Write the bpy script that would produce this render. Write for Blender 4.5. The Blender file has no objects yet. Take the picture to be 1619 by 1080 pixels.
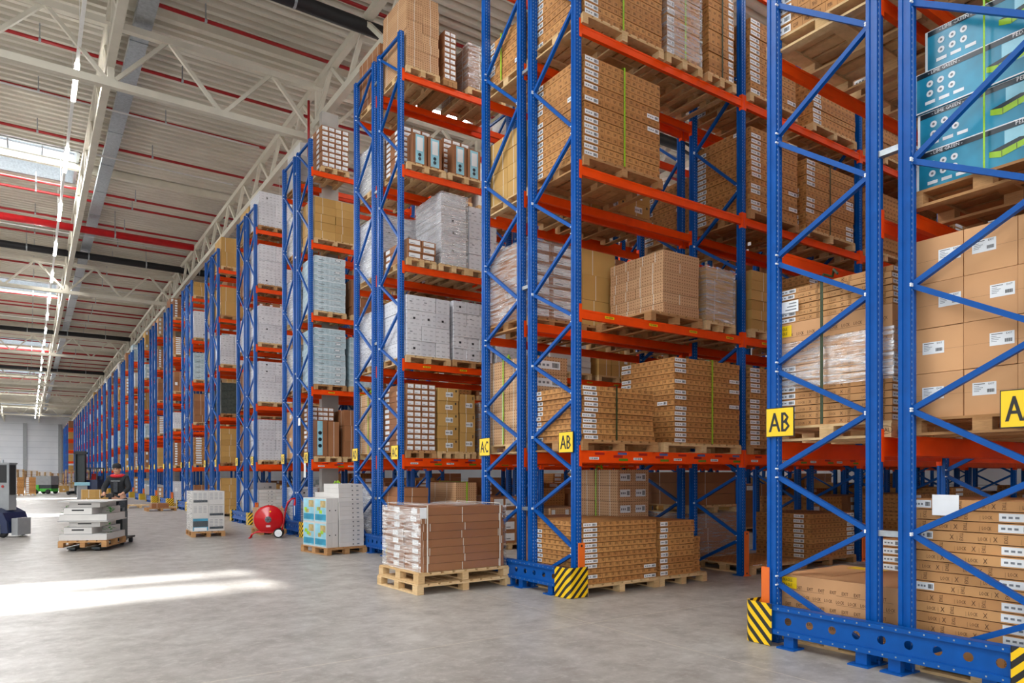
import bpy, bmesh, math, random
from mathutils import Vector, Matrix

RND = random.Random(11)
PI = math.pi
scene = bpy.context.scene
COL = scene.collection

# ------------------------------------------------------------------ camera, sky, sun, exposure
FPX = 1120.0
THETA = math.atan(764.5 / FPX)          # heading between the main aisle (+Y) and the rack depth (+X)
CAM_H = 1.637
cam_d = bpy.data.cameras.new('camera')
cam_d.sensor_width = 36.0
cam_d.lens = FPX / 1619.0 * 36.0
cam_d.shift_y = 210.0 / 1619.0
cam_d.clip_end = 400
cam = bpy.data.objects.new('camera', cam_d)
cam.location = (0, 0, CAM_H)
cam.rotation_euler = (PI / 2, 0, -THETA)
COL.objects.link(cam)
scene.camera = cam

world = bpy.data.worlds.new('sky')
scene.world = world
world.use_nodes = True
bg = world.node_tree.nodes['Background']
bg.inputs['Color'].default_value = (0.93, 0.97, 1.0, 1)
bg.inputs['Strength'].default_value = 1.0

sun_d = bpy.data.lights.new('sun', 'SUN')
sun_d.energy = 8.0
sun_d.angle = math.radians(1.2)
sun_d.color = (1.0, 0.96, 0.9)
sun = bpy.data.objects.new('sun', sun_d)
sun.rotation_euler = Vector((1.75, -21.0, -13.9)).to_track_quat('-Z', 'Y').to_euler()
sun.location = (0, 30, 30)
COL.objects.link(sun)

# lamps for roof window daylight; far-left ones at unseen windows added for light
for sk_y in (-11.3, 10.0, 32.7, 55.1, 78.3, 101.7, 125.7, 149.7):
    for sk_x, sk_w in ((-3.98, 11.0), (-20.5, 11.0)):
        ld = bpy.data.lights.new('roof_window_daylight', 'AREA')
        ld.shape = 'RECTANGLE'; ld.size = sk_w; ld.size_y = 3.3
        ld.energy = (1000.0 if sk_x > -10 else 220.0) * (1.5 if sk_y > 140 else 1.0); ld.color = (0.95, 0.98, 1.0)
        lo = bpy.data.objects.new('roof_window_daylight', ld)
        lo.location = (sk_x, sk_y, 13.62)
        COL.objects.link(lo)

vs = scene.view_settings
vs.view_transform = 'Standard'
vs.look = 'None'
vs.gamma = 1.0
vs.use_curve_mapping = False
vs.exposure = 1.02
scene.cycles.max_bounces = 8
scene.cycles.diffuse_bounces = 4
scene.cycles.transparent_max_bounces = 12
scene.cycles.use_denoising = True

# ------------------------------------------------------------------ node helpers and materials
MATS = {}

class N:
    """small helper to write shader node graphs"""
    def __init__(s, name):
        s.m = bpy.data.materials.new(name)
        s.m.use_nodes = True
        s.t = s.m.node_tree
        s.b = s.t.nodes['Principled BSDF']
        s.out = s.t.nodes['Material Output']
        MATS[name] = s.m
    def n(s, kind, **kw):
        nd = s.t.nodes.new(kind)
        for k, v in kw.items():
            setattr(nd, k, v)
        return nd
    def put(s, sock, v):
        if isinstance(v, bpy.types.NodeSocket):
            s.t.links.new(v, sock)
        else:
            sock.default_value = v
    def math(s, op, a, b=0.0, c=0.0):
        nd = s.n('ShaderNodeMath', operation=op)
        s.put(nd.inputs[0], a); s.put(nd.inputs[1], b); s.put(nd.inputs[2], c)
        return nd.outputs[0]
    def mix(s, f, a, b, blend='MIX'):
        nd = s.n('ShaderNodeMix', data_type='RGBA', blend_type=blend)
        s.put(nd.inputs[0], f); s.put(nd.inputs[6], a); s.put(nd.inputs[7], b)
        return nd.outputs[2]
    def coord(s, which='Object'):
        return s.n('ShaderNodeTexCoord').outputs[which]
    def noise(s, scale, detail=3, vec=None, rough=0.5):
        nd = s.n('ShaderNodeTexNoise')
        nd.inputs['Scale'].default_value = scale
        nd.inputs['Detail'].default_value = detail
        nd.inputs['Roughness'].default_value = rough
        if vec is not None: s.t.links.new(vec, nd.inputs['Vector'])
        return nd.outputs[0]
    def ramp(s, v, p):
        nd = s.n('ShaderNodeMapRange')
        s.put(nd.inputs[0], v)
        for k in range(4): nd.inputs[k + 1].default_value = p[k]
        return nd.outputs[0]
    def between(s, v, a, b):
        return s.math('MULTIPLY', s.math('GREATER_THAN', v, a), s.math('LESS_THAN', v, b))
    def uv(s):
        """face coordinates in metres: u along the face, v up it"""
        tc = s.n('ShaderNodeTexCoord')
        p = s.n('ShaderNodeSeparateXYZ'); s.t.links.new(tc.outputs['Object'], p.inputs[0])
        q = s.n('ShaderNodeSeparateXYZ'); s.t.links.new(tc.outputs['Normal'], q.inputs[0])
        ax = s.math('GREATER_THAN', s.math('ABSOLUTE', q.outputs[0]), 0.5)
        az = s.math('GREATER_THAN', s.math('ABSOLUTE', q.outputs[2]), 0.5)
        def sel(f, a, b):
            return s.math('ADD', s.math('MULTIPLY', f, a), s.math('MULTIPLY', s.math('SUBTRACT', 1.0, f), b))
        return sel(ax, p.outputs[1], p.outputs[0]), sel(az, p.outputs[1], p.outputs[2])
    def rand(s):
        a = s.n('ShaderNodeObjectInfo').outputs['Random']
        b = s.n('ShaderNodeNewGeometry').outputs['Random Per Island']
        return s.math('FRACT', s.math('ADD', a, b))
    def done(s, col, rough=0.6, metal=0.0, spec=None, bump=None, bstr=0.2, bdist=0.01):
        s.put(s.b.inputs['Base Color'], col if isinstance(col, bpy.types.NodeSocket) else (*col[:3], 1))
        s.put(s.b.inputs['Roughness'], rough)
        s.b.inputs['Metallic'].default_value = metal
        if spec is not None: s.b.inputs['Specular IOR Level'].default_value = spec
        if bump is not None:
            bp = s.n('ShaderNodeBump')
            bp.inputs['Strength'].default_value = bstr
            bp.inputs['Distance'].default_value = bdist
            s.t.links.new(bump, bp.inputs['Height'])
            s.t.links.new(bp.outputs[0], s.b.inputs['Normal'])
        return s.m

def srgb(r, g, b):
    f = lambda c: (c / 255 / 12.92) if c / 255 <= 0.04045 else ((c / 255 + 0.055) / 1.055) ** 2.4
    return (f(r), f(g), f(b), 1)

def plain(name, rgb, rough=0.5, metal=0.0, var=0.12, scale=6.0):
    a = N(name)
    f = a.ramp(a.noise(scale, 4, a.coord()), (0.3, 0.7, 0, 1))
    if name in ('blue_steel', 'orange_steel'): a.b.inputs['Specular IOR Level'].default_value = 0.25
    d = tuple(c * (1 - var) for c in rgb[:3]) + (1,)
    u = tuple(min(1, c * (1 + var * 0.6)) for c in rgb[:3]) + (1,)
    return a.done(a.mix(f, d, u), rough, metal)

plain('blue_steel', srgb(0, 80, 160), 0.45, 0.0, 0.10, 9)
plain('orange_steel', srgb(246, 78, 8), 0.42, 0.0, 0.08, 5)
plain('post_guard_orange', srgb(238, 112, 34), 0.45, 0.0, 0.08, 8)
plain('galvanised', srgb(170, 176, 180), 0.38, 0.7, 0.18, 14)
plain('truss_paint', srgb(206, 200, 184), 0.5, 0.0, 0.06, 3)
plain('pipe_red', srgb(158, 24, 28), 0.4, 0.0, 0.1, 6)
plain('pipe_bright_red', srgb(205, 30, 36), 0.35, 0.0, 0.1, 6)
plain('black_rubber', (0.012, 0.012, 0.014, 1), 0.6, 0, 0.2, 20)
plain('black_cloth', (0.016, 0.017, 0.02, 1), 0.85, 0, 0.3, 40)
plain('grey_cloth', (0.05, 0.053, 0.06, 1), 0.9, 0, 0.3, 40)
plain('red_cloth', srgb(206, 34, 44), 0.85, 0, 0.2, 40)
plain('skin', srgb(214, 160, 130), 0.55, 0, 0.06, 20)
plain('red_enamel', srgb(200, 16, 26), 0.25, 0, 0.06, 6)
plain('white_paint', srgb(232, 232, 230), 0.4, 0, 0.05, 6)
plain('label_white', srgb(236, 238, 240), 0.45, 0, 0.04, 10)
plain('ink', (0.02, 0.02, 0.022, 1), 0.6, 0, 0.1, 30)
plain('grey_ink', srgb(120, 124, 130), 0.6, 0, 0.1, 30)
plain('brown_ink', srgb(84, 54, 32), 0.7, 0, 0.1, 30)
plain('sign_yellow', srgb(250, 208, 12), 0.35, 0, 0.03, 4)
plain('label_red', srgb(170, 30, 20), 0.4); plain('label_blue', srgb(90, 100, 150), 0.4); plain('label_green', srgb(100, 130, 20), 0.4)
plain('strap_green', srgb(150, 200, 30), 0.4, 0, 0.15, 30)
plain('strap_dark', srgb(46, 60, 30), 0.5, 0, 0.3, 60)
plain('band_white', srgb(226, 220, 206), 0.5)
plain('machine_navy', srgb(24, 38, 76), 0.28, 0, 0.1, 5)
plain('machine_grey', srgb(150, 152, 154), 0.4, 0, 0.1, 5)
plain('machine_teal', srgb(60, 110, 116), 0.4)
plain('mast_dark', srgb(44, 52, 54), 0.45)
plain('machine_green', srgb(70, 190, 50), 0.4)
plain('art_blue', srgb(40, 150, 186), 0.3, 0, 0.45, 2.2)
plain('art_dark', srgb(30, 44, 54), 0.3)
plain('art_lime', srgb(160, 206, 40), 0.35, 0, 0.2, 8)
plain('art_sky', srgb(150, 205, 222), 0.3, 0, 0.2, 5)
plain('art_sand', srgb(196, 170, 110), 0.4, 0, 0.4, 9)
plain('column_concrete', srgb(186, 182, 176), 0.8, 0, 0.08, 3)
plain('leaf_green', srgb(60, 150, 50), 0.5, 0, 0.3, 30)

a = N('wall_panel')
u, v = a.uv()
seam = a.math('LESS_THAN', a.math('FRACT', a.math('DIVIDE', v, 1.15)), 0.03)
c = a.mix(a.ramp(a.noise(0.3, 3, a.coord()), (0.3, 0.7, 0, 1)), srgb(206, 208, 214), srgb(220, 220, 224))
a.done(a.mix(seam, c, srgb(160, 163, 170)), 0.5)

a = N('roof_deck')
c = a.mix(a.ramp(a.noise(0.6, 4, a.coord()), (0.3, 0.7, 0, 1)), srgb(196, 191, 177), srgb(214, 208, 194))
a.done(c, 0.5, 0.0)

# polished concrete
a = N('concrete_floor')
co = a.coord()
n1 = a.noise(0.35, 6, co, 0.62); n2 = a.noise(2.6, 8, co, 0.68); n3 = a.noise(22, 4, co, 0.6)
c = a.mix(a.ramp(n1, (0.32, 0.68, 0, 1)), srgb(158, 152, 145), srgb(188, 183, 176))
c = a.mix(a.ramp(n2, (0.35, 0.7, 0, 0.8)), c, srgb(132, 123, 115))
c = a.mix(a.ramp(a.noise(9, 6, co, 0.7), (0.5, 0.72, 0, 0.5)), c, srgb(206, 202, 196))
c = a.mix(a.ramp(n3, (0.55, 0.75, 0, 0.25)), c, srgb(196, 192, 186))
sp = a.n('ShaderNodeSeparateXYZ'); a.t.links.new(co, sp.inputs[0])
j1 = a.math('LESS_THAN', a.math('FRACT', a.math('DIVIDE', a.math('ADD', sp.outputs[1], 2.25), 8.2)), 0.0012)
j2 = a.math('LESS_THAN', a.math('FRACT', a.math('DIVIDE', a.math('ADD', sp.outputs[0], 3.1), 8.2)), 0.0012)
c = a.mix(a.math('MAXIMUM', j1, j2), c, srgb(206, 196, 178))
r = a.ramp(n2, (0.3, 0.75, 0.3, 0.46))
a.done(c, r, 0.0, 0.4, n3, 0.04, 0.004)

# cartons ---------------------------------------------------------------------------------
def carton_mat(name, lo, hi, pattern=None, ink=None, amount=0.55, rough=0.62, alt=None):
    a = N(name)
    rd = a.rand()
    c = a.mix(rd, lo, hi)
    co = a.coord()
    c = a.mix(a.ramp(a.noise(3.0, 4, co), (0.35, 0.75, 0, 0.22)), c, tuple(x * 0.72 for x in lo[:3]) + (1,))
    if pattern:
        u, v = a.uv()
        off = a.math('MULTIPLY', rd, 3.7)
        if pattern == 'print':            # rows of dark logo marks and thin rules along flat cartons
            cu = a.math('FRACT', a.math('ADD', a.math('DIVIDE', u, 0.118), off))
            fine = a.noise(70, 1, co)
            m1 = a.between(cu, 0.16, 0.62)
            cv = a.math('FRACT', a.math('ADD', a.math('DIVIDE', v, 0.083), 0.02))
            m2 = a.between(cv, 0.30, 0.78)
            m = a.math('MULTIPLY', a.math('MULTIPLY', m1, m2), a.ramp(fine, (0.36, 0.56, 0.15, 1)))
            rule = a.math('MULTIPLY', a.between(cu, 0.75, 0.8), 0.8)
            m = a.math('MAXIMUM', m, rule)
        elif pattern == 'dots':
            cu = a.math('FRACT', a.math('DIVIDE', u, 0.052)); cv = a.math('FRACT', a.math('DIVIDE', v, 0.046))
            m = a.math('MULTIPLY', a.between(cu, 0.3, 0.72), a.between(cv, 0.3, 0.66))
        elif pattern == 'grey':           # pale cartons with grey print and a few dark hand holes
            cu = a.math('FRACT', a.math('ADD', a.math('DIVIDE', u, 0.13), off)); cv = a.math('FRACT', a.math('DIVIDE', v, 0.09))
            m = a.math('MULTIPLY', a.between(cu, 0.25, 0.78), a.between(cv, 0.3, 0.6))
            m = a.math('MULTIPLY', m, a.ramp(a.noise(45, 1, co), (0.4, 0.6, 0.2, 1)))
        elif pattern == 'wave':           # pale blue wave print
            m = a.ramp(a.noise(9, 5, co, 0.7), (0.42, 0.62, 0, 1))
        c = a.mix(a.math('MULTIPLY', m, amount), c, ink)
    return a.done(c, rough, 0, 0.3)

carton_mat('card_flat', srgb(180, 124, 70), srgb(202, 146, 86), 'print', srgb(84, 48, 20), 0.7)
carton_mat('card_plain', srgb(190, 136, 86), srgb(208, 156, 102))
carton_mat('card_dots', srgb(198, 154, 114), srgb(212, 170, 128), 'dots', srgb(128, 84, 52), 0.85)
carton_mat('card_kraft', srgb(186, 144, 80), srgb(202, 160, 94))
carton_mat('card_brown', srgb(146, 96, 64), srgb(166, 114, 76))
carton_mat('card_tan', srgb(206, 154, 108), srgb(218, 166, 118))
carton_mat('card_white', srgb(206, 206, 212), srgb(224, 224, 228), 'grey', srgb(120, 120, 128), 0.55, 0.5)
carton_mat('card_blue', srgb(186, 206, 214), srgb(206, 220, 226), 'wave', srgb(116, 146, 156), 0.55, 0.5)
carton_mat('card_grey', srgb(202, 198, 194), srgb(216, 212, 208), None, None, 0, 0.55)
carton_mat('card_dark', srgb(60, 66, 60), srgb(80, 86, 80), 'wave', srgb(30, 34, 30), 0.5, 0.5)

# wood
def wood(name, lo, hi):
    a = N(name)
    co = a.coord()
    mp = a.n('ShaderNodeMapping'); a.t.links.new(co, mp.inputs[0]); mp.inputs['Scale'].default_value = (3, 3, 30)
    g = a.noise(4, 5, mp.outputs[0], 0.6)
    c = a.mix(a.rand(), lo, hi)
    c = a.mix(a.ramp(g, (0.4, 0.7, 0, 0.5)), c, tuple(x * 0.62 for x in lo[:3]) + (1,))
    a.done(c, 0.75, 0, 0.25)
wood('pallet_wood', srgb(206, 168, 118), srgb(228, 196, 150))
wood('pallet_dark', srgb(168, 122, 78), srgb(196, 150, 102))

# striped guard plate: yellow and black diagonal paint
a = N('hazard_stripes')
tc = a.n('ShaderNodeUVMap')
sp = a.n('ShaderNodeSeparateXYZ'); a.t.links.new(tc.outputs[0], sp.inputs[0])
w = a.math('FRACT', a.math('DIVIDE', a.math('ADD', sp.outputs[0], sp.outputs[1]), 0.118))
a.done(a.mix(a.math('LESS_THAN', w, 0.48), srgb(246, 200, 10), (0.014, 0.014, 0.014, 1)), 0.4)

# perforated blue post: two rows of punched slots down the aisle faces
a = N('blue_post')
tc = a.n('ShaderNodeTexCoord')
a.b.inputs['Specular IOR Level'].default_value = 0.22
p = a.n('ShaderNodeSeparateXYZ'); a.t.links.new(tc.outputs['Object'], p.inputs[0])
q = a.n('ShaderNodeSeparateXYZ'); a.t.links.new(tc.outputs['Normal'], q.inputs[0])
ay = a.math('GREATER_THAN', a.math('ABSOLUTE', q.outputs[1]), 0.8)
hz = a.between(a.math('FRACT', a.math('DIVIDE', p.outputs[2], 0.05)), 0.28, 0.62)
hx = a.between(a.math('ABSOLUTE', p.outputs[0]), 0.016, 0.027)
hole = a.math('MULTIPLY', a.math('MULTIPLY', hz, hx), ay)
c = a.mix(a.ramp(a.noise(8, 3, tc.outputs['Object']), (0.3, 0.7, 0, 1)), srgb(0, 76, 154), srgb(0, 84, 168))
a.done(a.mix(hole, c, srgb(188, 200, 214)), 0.34)  # slots coloured pale for the brightness seen through them

# clear stretch film
a = N('stretch_film')
co = a.coord()
mp = a.n('ShaderNodeMapping'); a.t.links.new(co, mp.inputs[0])
mp.inputs['Rotation'].default_value = (0.25, 0.12, 0); mp.inputs['Scale'].default_value = (1.2, 1.2, 16)
st = a.noise(2.2, 6, mp.outputs[0], 0.7)
tr = a.n('ShaderNodeBsdfTransparent'); gl = a.n('ShaderNodeBsdfGlossy'); df = a.n('ShaderNodeBsdfDiffuse')
gl.inputs['Roughness'].default_value = 0.18
df.inputs['Color'].default_value = (0.9, 0.9, 0.9, 1)
bp = a.n('ShaderNodeBump'); bp.inputs['Strength'].default_value = 0.7; bp.inputs['Distance'].default_value = 0.03
a.t.links.new(st, bp.inputs['Height']); a.t.links.new(bp.outputs[0], gl.inputs['Normal'])
mg = a.n('ShaderNodeMixShader'); a.put(mg.inputs[0], 0.55)
a.t.links.new(df.outputs[0], mg.inputs[1]); a.t.links.new(gl.outputs[0], mg.inputs[2])
mx = a.n('ShaderNodeMixShader'); a.put(mx.inputs[0], a.ramp(st, (0.4, 0.64, 0.05, 0.8)))
a.t.links.new(tr.outputs[0], mx.inputs[1]); a.t.links.new(mg.outputs[0], mx.inputs[2])
a.t.links.new(mx.outputs[0], a.out.inputs[0])

# clear roof glazing
a = N('roof_glazing')
tr = a.n('ShaderNodeBsdfTransparent'); gl = a.n('ShaderNodeBsdfGlossy'); gl.inputs['Roughness'].default_value = 0.05
tr.inputs['Color'].default_value = (0.97, 0.985, 1, 1)
mx = a.n('ShaderNodeMixShader'); a.put(mx.inputs[0], 0.06)
a.t.links.new(tr.outputs[0], mx.inputs[1]); a.t.links.new(gl.outputs[0], mx.inputs[2])
a.t.links.new(mx.outputs[0], a.out.inputs[0])

a = N('lamp_glow')
a.b.inputs['Base Color'].default_value = (1, 1, 1, 1)
a.b.inputs['Emission Color'].default_value = (1, 0.98, 0.95, 1)
a.b.inputs['Emission Strength'].default_value = 24.0

# ------------------------------------------------------------------ mesh helpers
class MB:
    """collects shapes and links them as ONE mesh object"""
    def __init__(s):
        s.v = []; s.f = []; s.m = []; s.uv = {}
    def quad(s, pts, mat=0):
        k = len(s.v); s.v.extend([tuple(p) for p in pts]); s.f.append(tuple(range(k, k + len(pts)))); s.m.append(mat)
    def box(s, a, b, mat=0):
        x0, y0, z0 = a; x1, y1, z1 = b
        if x0 > x1: x0, x1 = x1, x0
        if y0 > y1: y0, y1 = y1, y0
        if z0 > z1: z0, z1 = z1, z0
        k = len(s.v)
        s.v.extend([(x0, y0, z0), (x1, y0, z0), (x1, y1, z0), (x0, y1, z0), (x0, y0, z1), (x1, y0, z1), (x1, y1, z1), (x0, y1, z1)])
        for f in ((0, 3, 2, 1), (4, 5, 6, 7), (0, 1, 5, 4), (1, 2, 6, 5), (2, 3, 7, 6), (3, 0, 4, 7)):
            s.f.append(tuple(k + i for i in f)); s.m.append(mat)
    def cbox(s, c, d, mat=0):
        s.box(tuple(c[i] - d[i] / 2 for i in range(3)), tuple(c[i] + d[i] / 2 for i in range(3)), mat)
    def bar(s, p, q, w, h, mat=0, up=(0, 0, 1)):
        """square bar from p to q"""
        p = Vector(p); q = Vector(q); d = (q - p).normalized()
        up = Vector(up)
        if abs(d.dot(up)) > 0.98: up = Vector((0, 1, 0))
        sd = d.cross(up).normalized(); u = sd.cross(d).normalized()
        k = len(s.v)
        for e in (p, q):
            for (i, j) in ((-1, -1), (1, -1), (1, 1), (-1, 1)):
                s.v.append(tuple(e + sd * (i * w / 2) + u * (j * h / 2)))
        for f in ((3, 2, 1, 0), (4, 5, 6, 7), (0, 1, 5, 4), (1, 2, 6, 5), (2, 3, 7, 6), (3, 0, 4, 7)):
            s.f.append(tuple(k + i for i in f)); s.m.append(mat)
    def tube(s, pts, r, n=8, mat=0, closed=False, cap=True):
        pts = [Vector(p) for p in pts]
        rs = r if isinstance(r, (list, tuple)) else [r] * len(pts)
        L = len(pts); rings = []
        ref = Vector((0, 0, 1))
        for i, p in enumerate(pts):
            if closed: d = (pts[(i + 1) % L] - pts[i - 1]).normalized()
            else: d = (pts[min(i + 1, L - 1)] - pts[max(i - 1, 0)]).normalized()
            rf = ref if abs(d.dot(ref)) < 0.95 else Vector((0, 1, 0))
            a = d.cross(rf).normalized(); b = a.cross(d).normalized()
            k = len(s.v)
            for j in range(n):
                t = 2 * PI * j / n
                s.v.append(tuple(p + a * (math.cos(t) * rs[i]) + b * (math.sin(t) * rs[i])))
            rings.append(k)
        for i in range(L if closed else L - 1):
            a, b = rings[i], rings[(i + 1) % L]
            for j in range(n):
                s.f.append((a + j, b + j, b + (j + 1) % n, a + (j + 1) % n)); s.m.append(mat)
        if cap and not closed:
            s.f.append(tuple(rings[0] + j for j in range(n))); s.m.append(mat)
            s.f.append(tuple(rings[-1] + j for j in reversed(range(n)))); s.m.append(mat)
    def lathe(s, prof, c, axis='z', n=32, mat=0):
        """profile of (radius, height) turned about an axis through c"""
        k = len(s.v)
        for (r, h) in prof:
            for j in range(n):
                t = 2 * PI * j / n; x, y = math.cos(t) * r, math.sin(t) * r
                p = {'z': (x, y, h), 'x': (h, x, y), 'y': (y, h, x)}[axis]
                s.v.append((c[0] + p[0], c[1] + p[1], c[2] + p[2]))
        for i in range(len(prof) - 1):
            for j in range(n):
                a = k + i * n; b = a + n
                s.f.append((a + j, a + (j + 1) % n, b + (j + 1) % n, b + j)); s.m.append(mat)
        s.f.append(tuple(k + j for j in reversed(range(n)))); s.m.append(mat)
        e = k + (len(prof) - 1) * n
        s.f.append(tuple(e + j for j in range(n))); s.m.append(mat)
    def prism(s, poly, z0, z1, mat=0):
        n = len(poly); k = len(s.v)
        for z in (z0, z1):
            for (x, y) in poly: s.v.append((x, y, z))
        for j in range(n):
            s.f.append((k + j, k + (j + 1) % n, k + n + (j + 1) % n, k + n + j)); s.m.append(mat)
        s.f.append(tuple(k + j for j in reversed(range(n)))); s.m.append(mat)
        s.f.append(tuple(k + n + j for j in range(n))); s.m.append(mat)
    def text(s, word, place, mat=0):
        """flat lettering; place maps (across, up) of unit-high glyphs to a 3D point"""
        vs_, fs_, w = glyphs(word)
        k = len(s.v)
        s.v.extend([tuple(place(x, y)) for (x, y) in vs_])
        for f in fs_: s.f.append(tuple(k + i for i in f)); s.m.append(mat)
    def mesh(s, name, mats, smooth=False):
        me = bpy.data.meshes.new(name)
        me.from_pydata(s.v, [], s.f)
        for m in mats: me.materials.append(MATS[m])
        me.polygons.foreach_set('material_index', s.m)
        if smooth: me.polygons.foreach_set('use_smooth', [True] * len(s.f))
        me.update()
        return me

GLY = {}
def glyphs(word):
    if word not in GLY:
        cu = bpy.data.curves.new('t', 'FONT'); cu.body = word; cu.resolution_u = 1
        o = bpy.data.objects.new('t', cu); COL.objects.link(o)
        dg = bpy.context.evaluated_depsgraph_get()
        ev = o.evaluated_get(dg); me = ev.to_mesh()
        vs_ = [(v.co.x, v.co.y) for v in me.vertices]; fs_ = [tuple(p.vertices) for p in me.polygons]
        ev.to_mesh_clear()
        bpy.data.objects.remove(o); bpy.data.curves.remove(cu)
        x0 = min(v[0] for v in vs_); x1 = max(v[0] for v in vs_); y0 = min(v[1] for v in vs_); y1 = max(v[1] for v in vs_)
        h = y1 - y0
        GLY[word] = ([((x - x0) / h, (y - y0) / h) for (x, y) in vs_], fs_, (x1 - x0) / h)
    return GLY[word]

def words16(s_):
    for a_, c_ in (('', ''), (' load,', ','), ('carton, ', ''), (' side', ''), ('tan ', ''), ('plain ', ''), (' column', ''), ('pale ', '')):
        if len(s_.split()) <= 16: return s_
        if a_ == 'carton, ': continue
        s_ = s_.replace(a_, c_) if a_ else s_
    return ' '.join(s_.split()[:16])
def link(name, me, parent=None, loc=(0, 0, 0), rz=0.0, label=None, cat=None, group=None, kind=None):
    o = bpy.data.objects.new(name, me); COL.objects.link(o)
    o.location = loc
    if rz: o.rotation_euler = (0, 0, rz)
    if parent is not None: o.parent = parent
    if label: o['label'] = words16(label)
    if cat: o['category'] = cat
    if group: o['group'] = group
    if kind: o['kind'] = kind
    return o

def clone(src, parent=None, loc=None, label=None, group=None):
    o = src.copy(); COL.objects.link(o)
    o.parent = parent
    if loc is not None: o.location = loc
    if label: o['label'] = label
    if group: o['group'] = group
    return o

NTH = ['topmost', 'second', 'third', 'fourth', 'fifth', 'sixth', 'seventh', 'eighth', 'ninth', 'tenth', 'eleventh', 'twelfth',
       'thirteenth', 'fourteenth', 'fifteenth', 'sixteenth', 'seventeenth', 'eighteenth', 'nineteenth', 'twentieth', 'twenty-first',
       'twenty-second', 'twenty-third', 'twenty-fourth', 'twenty-fifth', 'twenty-sixth', 'twenty-seventh', 'twenty-eighth', 'twenty-ninth']
ORD = ['first'] + NTH[1:]

# ------------------------------------------------------------------ layout of the racks
X0 = 6.09; BAY = 3.45
LV = [0.0, 1.96, 3.86, 5.79, 7.69, 9.6]
POST_H = 10.4
ROWY = [0.0, 1.0, 1.28, 2.28]
NR = 25
def YI(i): return 2.04 if i == 0 else 7.39 + 5.44 * (i - 1)

#@@STRUCTURE
# ------------------------------------------------------------------ the setting
WALL_Y = 168.0; ROOF_Z = 13.7
b = MB(); b.box((-45, -14, -0.3), (34, WALL_Y, 0.0))
link('floor', b.mesh('floor', ['concrete_floor']), kind='structure')

SKY_X = [(-9.5, 1.55), (-26, -15)]  # second span is an unseen window row, added for more light
SKY_Y = [(y0, y0 + 3.4) for y0 in (-13.0, 8.3, 31.0, 53.4, 76.6, 100, 124, 148)]
b = MB()
P = 0.34
y = -14.0
def in_sky(ya, yb):
    return any(ya < s1 and yb > s0 for (s0, s1) in SKY_Y)
while y < WALL_Y:
    spans = [(-45, 34)]
    if in_sky(y, y + P):
        spans = [(-45, SKY_X[1][0]), (SKY_X[1][1], SKY_X[0][0]), (SKY_X[0][1], 34)]
    prof = [(0, 0.0), (0.13, 0.0), (0.17, 0.14), (0.30, 0.14), (0.34, 0.0)]
    for (xa, xb) in spans:
        for k in range(4):
            (d0, z0), (d1, z1) = prof[k], prof[k + 1]
            b.quad([(xa, y + d0, ROOF_Z + z0), (xb, y + d0, ROOF_Z + z0), (xb, y + d1, ROOF_Z + z1), (xa, y + d1, ROOF_Z + z1)])
    y += P
link('ceiling', b.mesh('ceiling', ['roof_deck']), kind='structure')
# the insulation board above the deck, open only over the skylights
b = MB()
ys = [-14.0] + [e for s_ in SKY_Y for e in s_] + [WALL_Y]
for k in range(0, len(ys), 2):
    b.box((-45, ys[k], ROOF_Z + 0.16), (34, ys[k + 1], ROOF_Z + 0.4))
for (s0, s1) in SKY_Y:
    for (xa, xb) in ((-45, SKY_X[1][0]), (SKY_X[1][1], SKY_X[0][0]), (SKY_X[0][1], 34)):
        b.box((xa, s0, ROOF_Z + 0.16), (xb, s1, ROOF_Z + 0.4))
link('ceiling_board', b.mesh('ceiling_board', ['roof_deck']), kind='structure')

k = 0
for (s0, s1) in SKY_Y:
    for (xa, xb) in SKY_X:
        k += 1
        b = MB()
        for xx in (xa, xb): b.box((xx - 0.05, s0, ROOF_Z - 0.05), (xx + 0.05, s1, ROOF_Z + 0.75))
        for yy in (s0, s1): b.box((xa, yy - 0.05, ROOF_Z - 0.05), (xb, yy + 0.05, ROOF_Z + 0.75))
        n = int((xb - xa) / 1.05)
        for j in range(1, n):
            xx = xa + (xb - xa) * j / n
            b.box((xx - 0.025, s0, ROOF_Z + 0.68), (xx + 0.025, s1, ROOF_Z + 0.74))
        ym = s0 + (s1 - s0) * 0.62
        b.box((xa, ym - 0.03, ROOF_Z + 0.66), (xb, ym + 0.03, ROOF_Z + 0.72))
        w = link('window_%d' % k, b.mesh('window_frame', ['galvanised']), kind='structure')
        g = MB(); g.box((xa, s0, ROOF_Z + 0.75), (xb, s1, ROOF_Z + 0.77))
        link('glazing', g.mesh('glazing', ['roof_glazing']), w)

b = MB(); b.box((-45, WALL_Y, 0), (34, WALL_Y + 0.3, ROOF_Z + 0.2))
wall = link('wall_back', b.mesh('wall_back', ['wall_panel']), kind='structure')
b = MB(); b.box((34, -14, 0), (34.3, WALL_Y + 0.3, ROOF_Z + 0.2))
link('wall_right', b.mesh('wall_right', ['wall_panel']), kind='structure')
b = MB(); b.box((8.5, -3.3, 0), (34, -3.0, ROOF_Z))  # unseen wall, added to block light from behind on the right
link('wall_light_block', b.mesh('wall_light_block', ['wall_panel']), kind='structure')
k = 0
for xx in (-18, -12.2, -6.4, -0.6, 5.2):
    k += 1
    b = MB(); b.box((xx - 0.3, WALL_Y - 0.45, 0), (xx + 0.3, WALL_Y - 0.002, 11.6))
    link('trim_%d' % k, b.mesh('trim', ['machine_grey']), kind='structure')

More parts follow.
